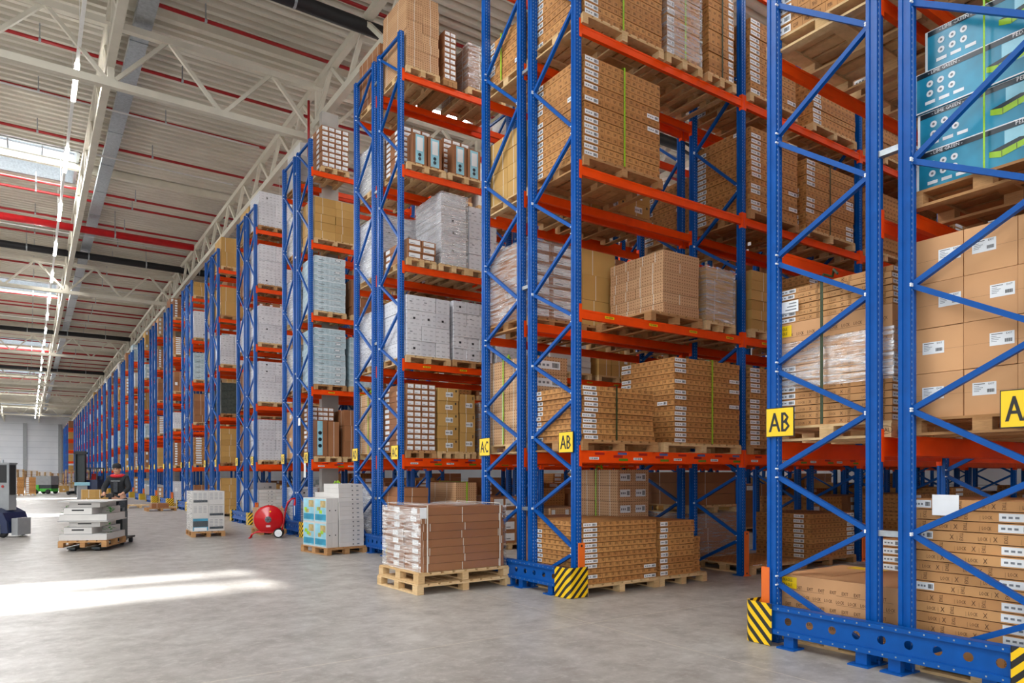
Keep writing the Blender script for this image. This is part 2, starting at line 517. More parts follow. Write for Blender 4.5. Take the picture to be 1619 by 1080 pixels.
# lattice trusses
def truss(p, q, ztop, zbot, step, wch, parent=None, posts=()):
    b = MB()
    p = Vector(p); q = Vector(q); L = (q - p).length; d = (q - p) / L
    T = Vector((0, 0, ztop)); B = Vector((0, 0, zbot))
    b.bar(p + T, q + T, wch, wch); b.bar(p + B, q + B, wch, wch * 1.05)
    n = max(2, round(L / step)); s_ = L / n
    for i in range(n):
        a0 = p + d * (i * s_) + B; am = p + d * ((i + 0.5) * s_) + T; a1 = p + d * ((i + 1) * s_) + B
        b.bar(a0, am, wch * 0.55, wch * 0.55); b.bar(am, a1, wch * 0.55, wch * 0.55)
    for e in (posts or (p, q)): b.bar(e + B, e + T, wch * 0.9, wch * 0.9, 0, (0, 1, 0))
    return b

TR_Y = [-4.0, 20.2, 44.6, 68.6, 92.6, 116.6, 140.6]
TR_X = [-14.9, -9.4, -3.8, 1.68, 6.95, 12.4, 18.0, 23.6, 29]
names = []
for n_, xx in enumerate(TR_X):
    b = truss((xx, -13.5, 0), (xx, WALL_Y - 0.5, 0), 12.95, 11.85, 2.4, 0.19)
    link('roof_truss', b.mesh('roof_truss', ['truss_paint']), kind='structure')
for n_, yy in enumerate(TR_Y):
    b = MB()
    for i in range(len(TR_X) - 1):
        c = truss((TR_X[i], yy, 0), (TR_X[i + 1], yy, 0), 12.85, 11.35, 2.75, 0.17, None, (Vector((TR_X[i] + 0.012, yy + 0.004, 0)),))
        k0 = len(b.v); b.v += c.v; b.f += [tuple(k0 + t for t in f) for f in c.f]; b.m += c.m
    link('roof_truss', b.mesh('roof_truss', ['truss_paint']), kind='structure')
    # secondary beam that carries the deck half a bay on
    b = MB(); b.box((-45, yy + 11.9, 13.42), (34, yy + 12.1, 13.69)); b.box((-45, yy - 0.1, 13.4), (34, yy + 0.1, 13.69))
    link('trim_%d' % (20 + n_), b.mesh('roof_beam', ['truss_paint']), kind='structure')
for (xx, yy) in ((6.98, 19.36), (6.98, 46.56), (6.98, 68.32), (6.95, 139.6)):
    b = MB(); b.box((xx - 0.24, yy - 0.105, 0), (xx + 0.24, yy - 0.085, 11.75)); b.box((xx - 0.24, yy + 0.085, 0), (xx + 0.24, yy + 0.105, 11.75)); b.box((xx - 0.24, yy - 0.085, 0), (xx + 0.24, yy + 0.085, 11.75))
    if yy > 100: b = MB(); b.box((xx - 0.3, yy - 0.3, 0), (xx + 0.3, yy + 0.3, 11.75))
    link('column', b.mesh('column', ['column_concrete']), kind='structure')

def ordn(k):
    if k < 29: return ORD[k]
    return {2: 'thirtieth', 3: 'fortieth'}[(k - 29) // 10 + 2] if (k + 1) % 10 == 0 else {3: 'thirty-', 4: 'forty-'}[(k + 1) // 10] + ORD[(k + 1) % 10 - 1]
# things hung under the roof -----------------------------------------------------------------
def pipe(name, p, q, r, mat, label, cat, hang=None, n=10):
    b = MB(); b.tube([p, q], r, n)
    o = link(name, b.mesh(name, [mat], True), label=label, cat=cat)
    if hang:
        h = MB(); d = Vector(q) - Vector(p); L = d.length; m = int(L / hang)
        for i in range(m):
            c = Vector(p) + d * ((i + 0.5) / m)
            h.tube([c + Vector((0, 0, r)), (c.x, c.y, ROOF_Z - 0.01)], 0.018, 5)
            h.lathe([(r + 0.012, -0.03), (r + 0.012, 0.03)], c, 'x' if abs(d.x) > abs(d.y) else 'y', 10)
        link('hanger', h.mesh('hanger', ['galvanised']), o)
    return o
k = 0
y = 6.0
while y < 120:
    for dy in (0, 3.05, 6.1, 9.15):
        yy = y + dy + (1.5 if dy else 1.2)
        if any(s0 - 0.3 < yy < s1 + 0.3 for (s0, s1) in SKY_Y): yy += 2.2
        if y < 90 or dy in (0, 6.1):
            pipe('sprinkler_pipe', (-40, yy, 13.25), (30, yy, 13.25), 0.05, 'pipe_red',
                 'thin dark red sprinkler pipe under the roof, %s from the front' % ordn(k), 'pipe', 3.4, 8)
            k += 1
    y += 12.2
for k, yy in enumerate((16.6, 42.0, 66.0, 90.0)):
    pipe('drain_pipe', (-38, yy, 12.75), (30, yy, 12.75), 0.17, 'black_rubber',
         'fat black pipe below the roof, %s from the front' % ORD[k], 'pipe', 2.6, 14)
pipe('water_main', (-40, 37.0, 12.6), (6.6, 37.0, 12.6), 0.16, 'pipe_bright_red', 'thick bright red water main crossing below the roof', 'pipe', 6, 14)
pipe('standpipe', (6.42, 19.41, 10.45), (6.42, 19.41, 12.0), 0.035, 'pipe_red', 'short upright red pipe rising from the rack top to the roof', 'pipe', None, 8)
b = MB(); b.box((2.2, -12, 13.05), (2.62, 150, 13.22))
for i in range(54): b.box((2.19, -12 + i * 3, 13.03), (2.63, -11.95 + i * 3, 13.24))
o = link('cable_tray', b.mesh('cable_tray', ['galvanised']), label='long grey metal cable tray hung lengthwise under the roof', cat='cable tray')
for k, yy in enumerate((12.6, 25.2, 29.0, 39.2, 50.0, 62.0)):
    pipe('cable_conduit', (-40, yy, 12.95), (6.6, yy, 12.95), 0.028, 'white_paint', 'slim white conduit below the roof, %s from the front' % ORD[k], 'conduit', None, 6)
# line of strip lights
b = MB(); b.box((0.98, 1.5, 12.02), (1.06, 150, 12.10))
for i in range(50): b.tube([(1.02, 2 + 3 * i, 12.1), (1.02, 2 + 3 * i, ROOF_Z - 0.01)], 0.008, 4)
track = link('light_track', b.mesh('light_track', ['white_paint']), label='long white ceiling light track carrying glowing strip lamps', cat='lighting')
b = MB(); b.box((-0.055, -1.05, -0.06), (0.055, 1.05, 0.0)); tube_me = b.mesh('strip_lamp', ['lamp_glow'])
for i in range(25):
    link('strip_lamp', tube_me, track, (1.02, 22.0 + 5.6 * i, 12.02))
b = MB(); b.box((-8.0, 4, 12.02), (-7.92, 150, 12.10)); track2 = link('light_track', b.mesh('light_track', ['white_paint']), label='second light track, parallel to the long one, at far left', cat='lighting')
for i in range(25): link('strip_lamp', tube_me, track2, (-7.96, 20.0 + 5.6 * i, 12.02))
# aisle lights high between the racks
for i in range(1, 6):
    ya = YI(i) - 1.55
    b = MB(); b.box((7, ya - 0.05, 11.3), (32, ya + 0.05, 11.38))
    for j in range(8): b.tube([(8 + 3 * j, ya, 11.38), (8 + 3 * j, ya, ROOF_Z - 0.01)], 0.008, 4)
    t = link('light_track', b.mesh('light_track', ['white_paint']), label='white light track high above the %s aisle from the right' % ORD[i - 1], cat='lighting')
    b = MB(); b.box((-0.9, -0.05, -0.06), (0.9, 0.05, 0)); am = b.mesh('strip_lamp', ['lamp_glow'])
    for j in range(7): link('strip_lamp', am, t, (9 + 3.4 * j, ya, 11.3))

#@@RACKS
# ------------------------------------------------------------------ pallet racks
# one upright post: an open profile with a groove down the end face and a foot plate
po = [(-0.05, -0.05), (-0.05, -0.018), (-0.038, -0.012), (-0.038, 0.012), (-0.05, 0.018), (-0.05, 0.05), (-0.02, 0.05), (-0.01, 0.06), (0.01, 0.06), (0.02, 0.05),
      (0.05, 0.05), (0.05, -0.05), (0.02, -0.05), (0.01, -0.06), (-0.01, -0.06), (-0.02, -0.05)]
po = po[::-1]
b = MB(); b.prism(po, 0.0, POST_H); b.box((-0.09, -0.1, 0.0), (0.09, 0.1, 0.012), 1)
for (dx, dy) in ((-0.07, -0.08), (0.07, 0.08)): b.tube([(dx, dy, 0.012), (dx, dy, 0.04)], 0.012, 6, 1)
post_me = b.mesh('upright', ['blue_post', 'blue_steel'])
ZO = [0.6, 1.65, 2.69, 3.74, 4.93, 6.28, 8.0, 9.6]       # brace nodes on the outer post
ZN = [0.12, 1.14, 2.17, 3.21, 4.25, 5.57, 7.19, 8.8, 10.3]  # brace nodes on the inner post
def brace_mesh(dz, kind, far):
    b = MB()
    s_ = -1 if far else 1
    if kind == 0: a_, c_ = (0.0, s_ * 0.46, -dz / 2), (0, -s_ * 0.46, dz / 2)
    else: a_, c_ = (0.0, s_ * 0.46, dz / 2), (0, -s_ * 0.46, -dz / 2)
    b.bar(a_, c_, 0.045, 0.045)
    for e in (a_, c_): b.tube([(-0.055, e[1] * 0.97, e[2] * 0.97), (0.055, e[1] * 0.97, e[2] * 0.97)], 0.009, 6, 1)
    return b.mesh('brace', ['blue_steel', 'label_white'])
BL, BR = [], {}
for k in range(8):
    for (kd, lo, hi) in ((0, ZN[k], ZO[k] - 0.035), (1, ZO[k] + 0.035, ZN[k + 1])):
        key = (kd, round(hi - lo, 2))
        BL.append((key, (lo + hi) / 2))
        for far in (0, 1): BR[(key, far)] = BR.get((key, far)) or brace_mesh(hi - lo, kd, far)
def top_bar(): 
    b = MB(); b.bar((0, -0.46, 0), (0, 0.46, 0), 0.05, 0.05); return b.mesh('brace', ['blue_steel'])
TOPB = top_bar()

def beam_mesh(h, L=BAY - 0.1):
    b = MB()
    b.box((0, -0.025, -h), (L, 0.025, 0))
    b.box((0, -0.029, -h), (L, -0.025, -h + 0.018)); b.box((0, -0.029, -0.03), (L, -0.025, -0.012))
    for xx in (-0.048, L - 0.002):
        b.box((xx, -0.034, -h - 0.05), (xx + 0.05, 0.03, 0.07))
    return b.mesh('beam', ['orange_steel'])
BM = beam_mesh(0.125); BM1 = beam_mesh(0.165)
b = MB(); b.box((-0.03, -0.16, -0.025), (0.03, 0.16, 0.025)); SPACER = b.mesh('row_spacer', ['galvanised'])

def sign_mesh(word):
    b = MB(); w, h = 0.31, 0.285
    b.box((-0.008, -w / 2, 0), (0.004, w / 2, h), 1)
    b.box((-0.010, -w / 2 + 0.008, 0.008), (-0.008, w / 2 - 0.008, h - 0.008), 0)
    _, _, gw = glyphs(word); hh = 0.185; sc = min(hh, 0.23 / (gw * 0.86))
    tw = gw * hh * (0.72 if len(word) > 1 else 0.8)
    kx = min(tw, 0.225) / gw
    b.text(word, lambda x, y: (-0.0115, gw * kx / 2 - x * kx, 0.05 + y * hh), 1)
    # second pass a touch wider gives the heavy stroke
    b.text(word, lambda x, y: (-0.0117, gw * kx / 2 - x * kx + 0.007, 0.05 + y * hh), 1)
    return b.mesh('aisle_sign', ['sign_yellow', 'ink'])
SG = {}
def sign(word):
    if word not in SG: SG[word] = sign_mesh(word)
    return SG[word]

def tag_mesh(mat, w=0.17, h=0.034, bars=True):
    b = MB(); b.box((-w / 2, -0.002, -h / 2), (w / 2, 0.0, h / 2), 0)
    if bars:
        x = -w / 2 + 0.015
        rr = random.Random(3)
        while x < w / 2 - 0.02:
            ww = rr.uniform(0.004, 0.012)
            b.box((x, -0.0026, -h * 0.3), (x + ww, -0.002, h * 0.3), 1); x += ww + rr.uniform(0.003, 0.014)
    return b.mesh('location_tag', [mat, 'ink'])
TG = {m: tag_mesh(m) for m in ('sign_yellow', 'label_white')}
TG.update({m: tag_mesh(m, 0.17, 0.032, False) for m in ('label_red', 'label_blue', 'label_green')})

def rack_label(i):
    w = ['blue and orange pallet rack nearest the camera, its end filling the right edge',
         'blue and orange pallet rack, second from the right, with AB and AC signs',
         'blue and orange pallet rack behind the wrapped brown carton stack on the floor',
         'blue and orange pallet rack behind the white carton stack on the floor',
         'blue and orange pallet rack behind the red hose reel']
    return w[i] if i < len(w) else 'blue and orange pallet rack, %s along the row from the right edge' % ORD[i]

LETTERS = 'ABCDEFGHIJKLMNOPQRSTUVWXYZ'
def rack_full(i):
    nb = 5 if i == 0 else (7 if i <= 3 else 2)
    r = link('pallet_rack', None, None, (X0, YI(i), 0), label=rack_label(i), cat='rack', group='double pallet racks')
    for j in range(nb + 1):
        for y in ROWY: link('upright', post_me, r, (j * BAY, y, 0))
    stuff = MB()
    for j in range(nb + 1):
        for row in (0, 1):
            yc = 0.5 if row == 0 else 1.78
            if j == 0 or (j == 1 and i <= 2):
                for (k, z) in BL: link('brace', BR[(k, row)], r, (j * BAY, yc, z))
                link('brace', TOPB, r, (j * BAY, yc, POST_H - 0.05))
            else:
                for (k, z) in BL:
                    me = BR[(k, row)]; k0 = len(stuff.v)
                    stuff.v += [(v.co.x + j * BAY, v.co.y + yc, v.co.z + z) for v in me.vertices[:8]]
                    for f in ((3, 2, 1, 0), (4, 5, 6, 7), (0, 1, 5, 4), (1, 2, 6, 5), (2, 3, 7, 6), (3, 0, 4, 7)):
                        stuff.f.append(tuple(k0 + t for t in f)); stuff.m.append(0)
    o = link('brace', stuff.mesh('deep_braces', ['blue_steel']), r); o['kind'] = 'stuff'
    for l in range(1, 6):
        for n_, y in enumerate(ROWY):
            for j in range(nb if n_ < 2 else min(nb, 3)):
                yo = y + (-0.027 if n_ in (0, 2) else 0.027)
                bm = link('beam', BM1 if l == 1 else BM, r, (j * BAY + 0.05, yo, LV[l]))
                if n_ == 0 and j < 2 and 0 < i <= 3:
                    if l == 2:
                        for t in range(4): link('location_tag', TG['sign_yellow'], bm, (0.5 + 0.85 * t, -0.029, -0.06))['label'] = 'yellow location tag'
                    if l == 1:
                        for t in range(4):
                            x = 0.42 + 0.82 * t
                            link('location_tag', TG['label_white'], bm, (x - 0.2, -0.029, -0.105))['label'] = 'white location tag'
                            for (m, dx, dz) in (('label_red', -0.1, -0.04), ('label_blue', 0.32, -0.035), ('label_red', 0.24, -0.075), ('label_green', 0.34, -0.12)):
                                if x + dx < 3.3: link('location_tag', TG[m], bm, (x + dx, -0.029, dz))['label'] = m[6:] + ' location tag'
    for z in (1.13, 4.4, 7.6, 9.9): link('row_spacer', SPACER, r, (0.0, 1.14, z))
    signs(i, r)
    return r
def signs(i, r):
    a_, c_ = 'A' + LETTERS[min(i, 25)], 'A' + LETTERS[min(i + 1, 25)]
    link('aisle_sign', sign(a_), r, (-0.066, 0.13, 1.93 if i else 1.98))['label'] = 'yellow sign reading ' + a_
    link('aisle_sign', sign(c_), r, (-0.066, 2.2 if i else 2.17, 1.93 if i else 2.0))['label'] = 'yellow sign reading ' + c_

for i in range(0, 7): rack_full(i)
# farther racks: one mesh shape shared, too small in view to show their parts
b = MB()
for j in (0, 1):
    for y in ROWY: b.box((j * BAY - 0.05, y - 0.055, 0), (j * BAY + 0.05, y + 0.055, POST_H), 0)
for row in (0, 1):
    yc = 0.5 if row == 0 else 1.78
    for (k, z) in BL:
        s_ = -1 if row else 1
        h_ = (1 if k[0] == 0 else -1) * k[1] / 2
        b.bar((0, yc + s_ * 0.46, z - h_), (0, yc - s_ * 0.46, z + h_), 0.045, 0.045, 0)
for l in range(1, 6):
    for y in ROWY: b.box((0.05, y - 0.05, LV[l] - 0.13), (BAY - 0.05, y + 0.05, LV[l]), 1)
for y in (0.13, 2.2): b.box((-0.07, y - 0.15, 1.93), (-0.055, y + 0.15, 2.2), 2)
far_me = b.mesh('pallet_rack', ['blue_steel', 'orange_steel', 'sign_yellow'])
for i in range(7, NR):
    link('pallet_rack', far_me, None, (X0, YI(i), 0), label=rack_label(i), cat='rack', group='double pallet racks')
for i in range(4):
    link('pallet_rack', far_me, None, (5.6, 143.5 + 5.44 * i, 0), label='small far blue rack beyond the last pale column, %s of four' % ORD[i], cat='rack', group='double pallet racks')

# guard rail bolted to the floor before each rack end, with striped corner plates
b = MB()
L0_, L1_ = 0.05, 2.25
b.box((-0.012, L0_, 0.37), (0.09, L1_, 0.385)); b.box((-0.012, L0_, 0.12), (0.09, L1_, 0.135))
b.box((-0.012, L0_, 0.345), (0.0, L1_, 0.385)); b.box((-0.012, L0_, 0.12), (0.0, L1_, 0.165))
# web with punched round holes
hc = [L0_ + 0.17 + 0.22 * k for k in range(10)]; yprev = L0_; R_ = 0.036; zc = 0.255
for c in hc:
    b.quad([(0.012, c - 0.11 if c != hc[0] else L0_, 0.165), (0.012, c - R_, 0.165), (0.012, c - R_, 0.345), (0.012, c - 0.11 if c != hc[0] else L0_, 0.345)])
    b.quad([(0.012, c + R_, 0.165), (0.012, c + 0.11 if c != hc[-1] else L1_, 0.165), (0.012, c + 0.11 if c != hc[-1] else L1_, 0.345), (0.012, c + R_, 0.345)])
    for s_ in (-1, 1):
        arc = [(c + R_ * math.cos(t), zc + s_ * R_ * math.sin(t)) for t in [PI * q / 8 for q in range(9)]]
        ze = 0.345 if s_ > 0 else 0.165
        pts = [(0.012, yy, zz) for (yy, zz) in arc] + [(0.012, c - R_, ze), (0.012, c + R_, ze)]
        b.quad(pts)
for zz in (0.165, 0.345): b.box((-0.0, L0_, zz - 0.004), (0.014, L1_, zz + 0.004))
k = L0_ + 0.04
while k < L1_:
    b.cbox((-0.013, k, 0.366), (0.002, 0.012, 0.012), 1); b.cbox((-0.013, k, 0.142), (0.002, 0.012, 0.012), 1); k += 0.055 * 2
for yy in (0.3, 1.0, 1.28, 1.98):
    b.box((0.02, yy - 0.05, 0.0), (0.09, yy + 0.05, 0.12)); b.box((-0.04, yy - 0.09, 0.0), (0.13, yy + 0.09, 0.015))
rail_me = b.mesh('guard_rail', ['blue_steel', 'galvanised'])
def corner_mesh(side):
    """curved striped plate wrapping a rack corner: side -1 near aisle, +1 far aisle"""
    me = bpy.data.meshes.new('corner_plate')
    prof = []
    r = 0.07
    # path in (x, y): starts along the end face, turns round the corner, runs into the aisle side
    prof.append((0.0, 0.30)); prof.append((0.0, r))
    for q in range(1, 6):
        t = PI / 2 * q / 5
        prof.append((r - r * math.cos(t), r - r * math.sin(t)))
    prof.append((0.33, 0.0))
    vs_, fs_, uvs = [], [], []
    s_ = 0; ss = [0]
    for i in range(1, len(prof)):
        s_ += math.hypot(prof[i][0] - prof[i - 1][0], prof[i][1] - prof[i - 1][1]); ss.append(s_)
    th = 0.008
    n = len(prof)
    for (o, z) in ((0, 0.005), (0, 0.405), (1, 0.005), (1, 0.405)):
        for (x, y) in prof:
            xx, yy = (x + th * o, y + th * o)
            vs_.append((xx, yy * (1 if side < 0 else -1), z))
    for i in range(n - 1):
        fs_.append((i, i + 1, n + i + 1, n + i)); fs_.append((2 * n + i + 1, 2 * n + i, 3 * n + i, 3 * n + i + 1))
        fs_.append((n + i, n + i + 1, 3 * n + i + 1, 3 * n + i)); fs_.append((i + 1, i, 2 * n + i, 2 * n + i + 1))
    fs_.append((0, n, 3 * n, 2 * n)); fs_.append((n - 1, 3 * n - 1, 4 * n - 1, 2 * n - 1))
    me.from_pydata(vs_, [], fs_)
    uvl = me.uv_layers.new(name='UVMap')
    for lp in me.loops:
        k_ = lp.vertex_index % n
        uvl.data[lp.index].uv = (-ss[k_], vs_[lp.vertex_index][2] * 1.0)
    me.materials.append(MATS['hazard_stripes']); me.update()
    return me
CN = {-1: corner_mesh(-1), 1: corner_mesh(1)}
b = MB(); b.box((-0.045, -0.03, 0.0), (0.065, -0.02, 0.72)); b.box((0.055, -0.03, 0.0), (0.065, 0.06, 0.72)); b.box((-0.07, -0.06, 0), (0.08, 0.0, 0.01))
for z in (0.04, 0.68): b.tube([(0.01, -0.032, z), (0.01, -0.026, z)], 0.016, 8, 1)
guard_post = b.mesh('post_guard', ['post_guard_orange', 'ink'])
def guard_name(i):
    return ['right edge rack end', 'second rack end with AB sign', 'rack end behind wrapped brown stack', 'rack end behind white stack', 'rack end behind red hose reel'][i] if i < 5 else '%s rack end from the right' % ORD[i]
for i in range(NR):
    g = link('end_guard', None, None, (5.86, YI(i), 0), label='floor guard rail with striped corners, %s' % guard_name(i), cat='guard rail', group='rack end guards')
    link('rail', rail_me, g, (0, 0, 0))
    for (sd, yy) in ((-1, -0.16), (1, 2.44)):
        link('corner_plate', CN[sd], g, (-0.03, yy, 0))['label'] = 'yellow and black striped corner plate'
    if i <= 12:
        nj = 4 if i in (0, 1, 2) else 1
        for j in range(nj):
            link('post_guard', guard_post, None, (X0 + j * BAY, YI(i) - 0.075, 0),
                 label='orange guard at near post foot, %s, %s post in' % (guard_name(i), ORD[j]), cat='post guard', group='orange post guards')
        if i < 4:
            o = link('post_guard', guard_post, None, (X0, YI(i) + 2.28 + 0.075, 0), label='orange guard at far post foot, %s' % guard_name(i), cat='post guard', group='orange post guards')
            o.rotation_euler = (0, 0, PI)

#@@LOADS
# ------------------------------------------------------------------ pallets
PAL = {}
def pallet_mesh(w, d, mat='pallet_wood'):
    """w across (x), d deep (y): skids along y, stringers along x, deck boards along y"""
    key = (round(w, 2), round(d, 2), mat)
    if key not in PAL:
        b = MB(); rr = random.Random(int(w * 100 + d * 10))
        t = 0.022
        for x in (-w / 2 + 0.05, 0, w / 2 - 0.05):
            b.box((x - 0.05, -d / 2, 0), (x + 0.05, d / 2, t))
            for y in (-d / 2 + 0.07, 0, d / 2 - 0.07):
                b.box((x - 0.05, y - 0.07, t), (x + 0.05, y + 0.07, 0.1))
        for y in (-d / 2 + 0.07, 0, d / 2 - 0.07): b.box((-w / 2, y - 0.07, 0.1), (w / 2, y + 0.07, 0.1 + t))
        n = max(5, int(w / 0.17)); bw = w / n
        for i in range(n):
            x = -w / 2 + (i + 0.5) * bw
            h = bw * (0.44 if i in (0, n - 1) else 0.36 + 0.05 * rr.random())
            b.box((x - h, -d / 2, 0.1 + t), (x + h, d / 2, 0.144))
        PAL[key] = b.mesh('pallet', [mat])
    return PAL[key]
PH = 0.146
pal_count = 0; PAL_STUFF = MB()
def add_pallet(x0, x1, y0, y1, z, label, rz=0.0, mat=None, group='pallets under loads'):
    global pal_count
    mat = mat or ('pallet_wood' if RND.random() < 0.7 else 'pallet_dark')
    w, d = x1 - x0, y1 - y0
    if label is not None and pal_count < 295:
        pal_count += 1
        return link('pallet', pallet_mesh(w, d, mat), None, ((x0 + x1) / 2, (y0 + y1) / 2, z + 0.001), rz, label=label, cat='pallet', group=group)
    b = PAL_STUFF; cx, cy = (x0 + x1) / 2, (y0 + y1) / 2
    for yy in (y0 + 0.07, cy, y1 - 0.07):
        for xx in (x0 + 0.05, cx, x1 - 0.05): b.box((xx - 0.05, yy - 0.07, z), (xx + 0.05, yy + 0.07, z + 0.1))
    b.box((x0, y0, z + 0.1), (x1, y1, z + 0.144))

# ------------------------------------------------------------------ cartons
KIND = {  # name, body material, look words
    'flat': ('flat_carton', 'card_flat', 'flat carton'),
    'stamp': ('flat_carton', 'card_plain', 'stamped flat carton'),
    'dot': ('carton', 'card_dots', 'dotted tan carton'),
    'kraft': ('kraft_carton', 'card_kraft', 'mustard carton'),
    'brown': ('brown_carton', 'card_brown', 'brown carton'),
    'tan': ('large_carton', 'card_tan', 'large plain carton'),
    'lab': ('labelled_carton', 'card_brown', 'small labelled carton'),
    'white': ('white_carton', 'card_white', 'white carton'),
    'blue': ('pale_blue_carton', 'card_blue', 'pale blue carton'),
    'grey': ('grey_carton', 'card_grey', 'pale grey carton'),
    'dark': ('dark_carton', 'card_dark', 'dark carton'),
    'art': ('picture_carton', 'art_blue', 'blue picture carton'),
    'print': ('printed_carton', 'card_tan', 'printed carton'),
}
CM = {}
def decal(b, face, d, u0, v0, u1, v1, mat, off=0.002):
    """rectangle on a face; u from the viewer's left, v from the bottom, both in metres"""
    dx, dy, dz = d
    if face == '-y': P3 = lambda u, v: (-dx / 2 + u, -dy / 2 - off, v)
    elif face == '-x': P3 = lambda u, v: (-dx / 2 - off, dy / 2 - u, v)
    else: P3 = lambda u, v: (-dx / 2 + u, -dy / 2 + v, dz + off)
    b.quad([P3(u0, v0), P3(u1, v0), P3(u1, v1), P3(u0, v1)], mat)
def barlabel(b, face, d, u0, v0, u1, v1, bars=True, dense=9):
    decal(b, face, d, u0, v0, u1, v1, 1, 0.002)
    if not bars: return
    w, h = u1 - u0, v1 - v0
    rr = random.Random(5)
    for k in range(dense):
        a_ = u0 + w * (0.66 + 0.28 * k / dense)
        decal(b, face, d, a_, v0 + h * 0.2, a_ + w * 0.28 / dense * rr.uniform(0.35, 0.75), v0 + h * 0.8, 2, 0.003)
    for k in range(3):
        a_ = u0 + w * (0.08 + 0.17 * k)
        decal(b, face, d, a_, v0 + h * 0.35, a_ + w * 0.11, v0 + h * 0.62, 3, 0.003)
def carton_mesh(kind, dx, dy, dz, var=0):
    key = (kind, round(dx, 3), round(dy, 3), round(dz, 3), var)
    if key in CM: return CM[key]
    nm, mat, _ = KIND[kind]
    d = (dx, dy, dz); b = MB()
    b.box((-dx / 2, -dy / 2, 0), (dx / 2, dy / 2, dz), 0)
    mats = [mat, 'label_white', 'ink', 'grey_ink', 'brown_ink', 'band_white', 'art_lime', 'art_dark', 'art_sky', 'art_sand', 'sign_yellow']
    if kind == 'flat':
        lw = min(0.25, dx * 0.22)
        if var % 4 in (0, 1): barlabel(b, '-y', d, 0.01, dz * 0.14, lw, dz * 0.88)
        if var % 4 in (0, 2): barlabel(b, '-x', d, 0.01, dz * 0.14, min(0.22, dy * 0.25), dz * 0.88)
        if var % 4 in (2, 3): barlabel(b, '-y', d, dx - lw, dz * 0.14, dx - 0.015, dz * 0.88)
        if var % 4 == 3: barlabel(b, '-x', d, dy * 0.7, dz * 0.14, dy * 0.7 + 0.2, dz * 0.88)
    elif kind == 'stamp':
        la = 0.0
        if var == 0: la = 0.02; lb = 0.22
        elif var in (1, 2, 3): la = dy * 0.56 + 0.012 * var; lb = la + 0.26
        elif var == 4: la = 0.02; lb = 0.16
        if la: barlabel(b, '-x', d, la, dz * 0.12, lb, dz * 0.9)
        u = 0.05 + 0.03 * (var % 4)
        k = var
        while u < dy - 0.08:
            if not (la and la - 0.09 < u < lb + 0.03):
                if k % 3 == 1: b.text('EXIT', lambda x, y: (-dx / 2 - 0.002, dy / 2 - (u + y * 0.026), dz * 0.16 + x * dz * 0.26), 4)
                elif k % 3 == 2: b.text('LOCK', lambda x, y: (-dx / 2 - 0.002, dy / 2 - (u + x * 0.018), dz * 0.25 + y * dz * 0.36), 4)
                else: b.text('X', lambda x, y: (-dx / 2 - 0.002, dy / 2 - (u + x * 0.03), dz * 0.2 + y * dz * 0.5), 4)
                if k % 2: decal(b, '-x', d, u - 0.02, dz * 0.1, u - 0.0185, dz * 0.6, 4)
            u += 0.075 + 0.03 * ((k * 5) % 3); k += 1
        barlabel(b, '-y', d, 0.01, dz * 0.14, 0.25, dz * 0.88)
    elif kind == 'dot':
        for u in (0.16, 0.62):
            decal(b, '-x', d, dy * u + 0.02 * (var % 3), 0, dy * u + 0.014 + 0.02 * (var % 3), dz, 5)
        if var % 2: decal(b, '-y', d, dx * 0.45, 0, dx * 0.45 + 0.012, dz, 5)
        if var >= 4: barlabel(b, '-y', d, dx * 0.15, dz * 0.28, dx * 0.8, dz * 0.75, True, 6)
    elif kind in ('kraft', 'brown'):
        decal(b, '-y', d, dx * 0.3 + 0.03 * (var % 3), 0, dx * 0.3 + 0.012 + 0.03 * (var % 3), dz, 5)
        decal(b, '-x', d, dy * 0.3, 0, dy * 0.3 + 0.012, dz, 5); decal(b, '-x', d, dy * 0.78, 0, dy * 0.78 + 0.012, dz, 5)
        if var >= 4:
            barlabel(b, '-y', d, dx * 0.36, dz * 0.3, dx * 0.36 + 0.17, dz * 0.3 + 0.1, True, 5)
            decal(b, '-y', d, dx * 0.84, dz * 0.72, dx * 0.9, dz * 0.9, 2)
    elif kind == 'lab':
        barlabel(b, '-y', d, dx * 0.1, dz * 0.2, dx * 0.9, dz * 0.86, False)
        decal(b, '-y', d, dx * 0.18, dz * 0.34, dx * 0.55, dz * 0.42, 3, 0.003)
        if var < 4: barlabel(b, '-x', d, dy * 0.1, dz * 0.22, dy * 0.1 + min(0.2, dy * 0.4), dz * 0.84, False)
        if var < 4: barlabel(b, '-x', d, dy * 0.6, dz * 0.22, dy * 0.6 + min(0.2, dy * 0.3), dz * 0.84, False)
    elif kind == 'tan':
        u0 = dy * (0.16 if var % 2 == 0 else 0.5); v0 = dz * 0.42
        decal(b, '-x', d, u0, v0, u0 + 0.17, v0 + 0.1, 1, 0.002)
        for k in range(4): decal(b, '-x', d, u0 + 0.012, v0 + 0.03 + k * 0.013, u0 + 0.05 + 0.013 * (k % 3), v0 + 0.034 + k * 0.013, 3, 0.003)
        decal(b, '-x', d, u0 + 0.012, v0 + 0.085, u0 + 0.09, v0 + 0.09, 2, 0.003)
        for k in range(8): decal(b, '-x', d, u0 + 0.105 + k * 0.0065, v0 + 0.018, u0 + 0.109 + k * 0.0065, v0 + 0.045, 2, 0.003)
        b.text('EXIT', lambda x, y: (-dx / 2 - 0.0034, dy / 2 - (u0 + 0.115 + x * 0.014), v0 + 0.078 + y * 0.014), 2)
        decal(b, '-x', d, 0, dz * 0.5 - 0.0, dy, dz * 0.5 + 0.001, 4, 0.001)
    elif kind == 'white':
        if var % 4 == 0: decal(b, '-y', d, dx * 0.42, dz * 0.42, dx * 0.42 + 0.05, dz * 0.42 + 0.045, 2, 0.002)
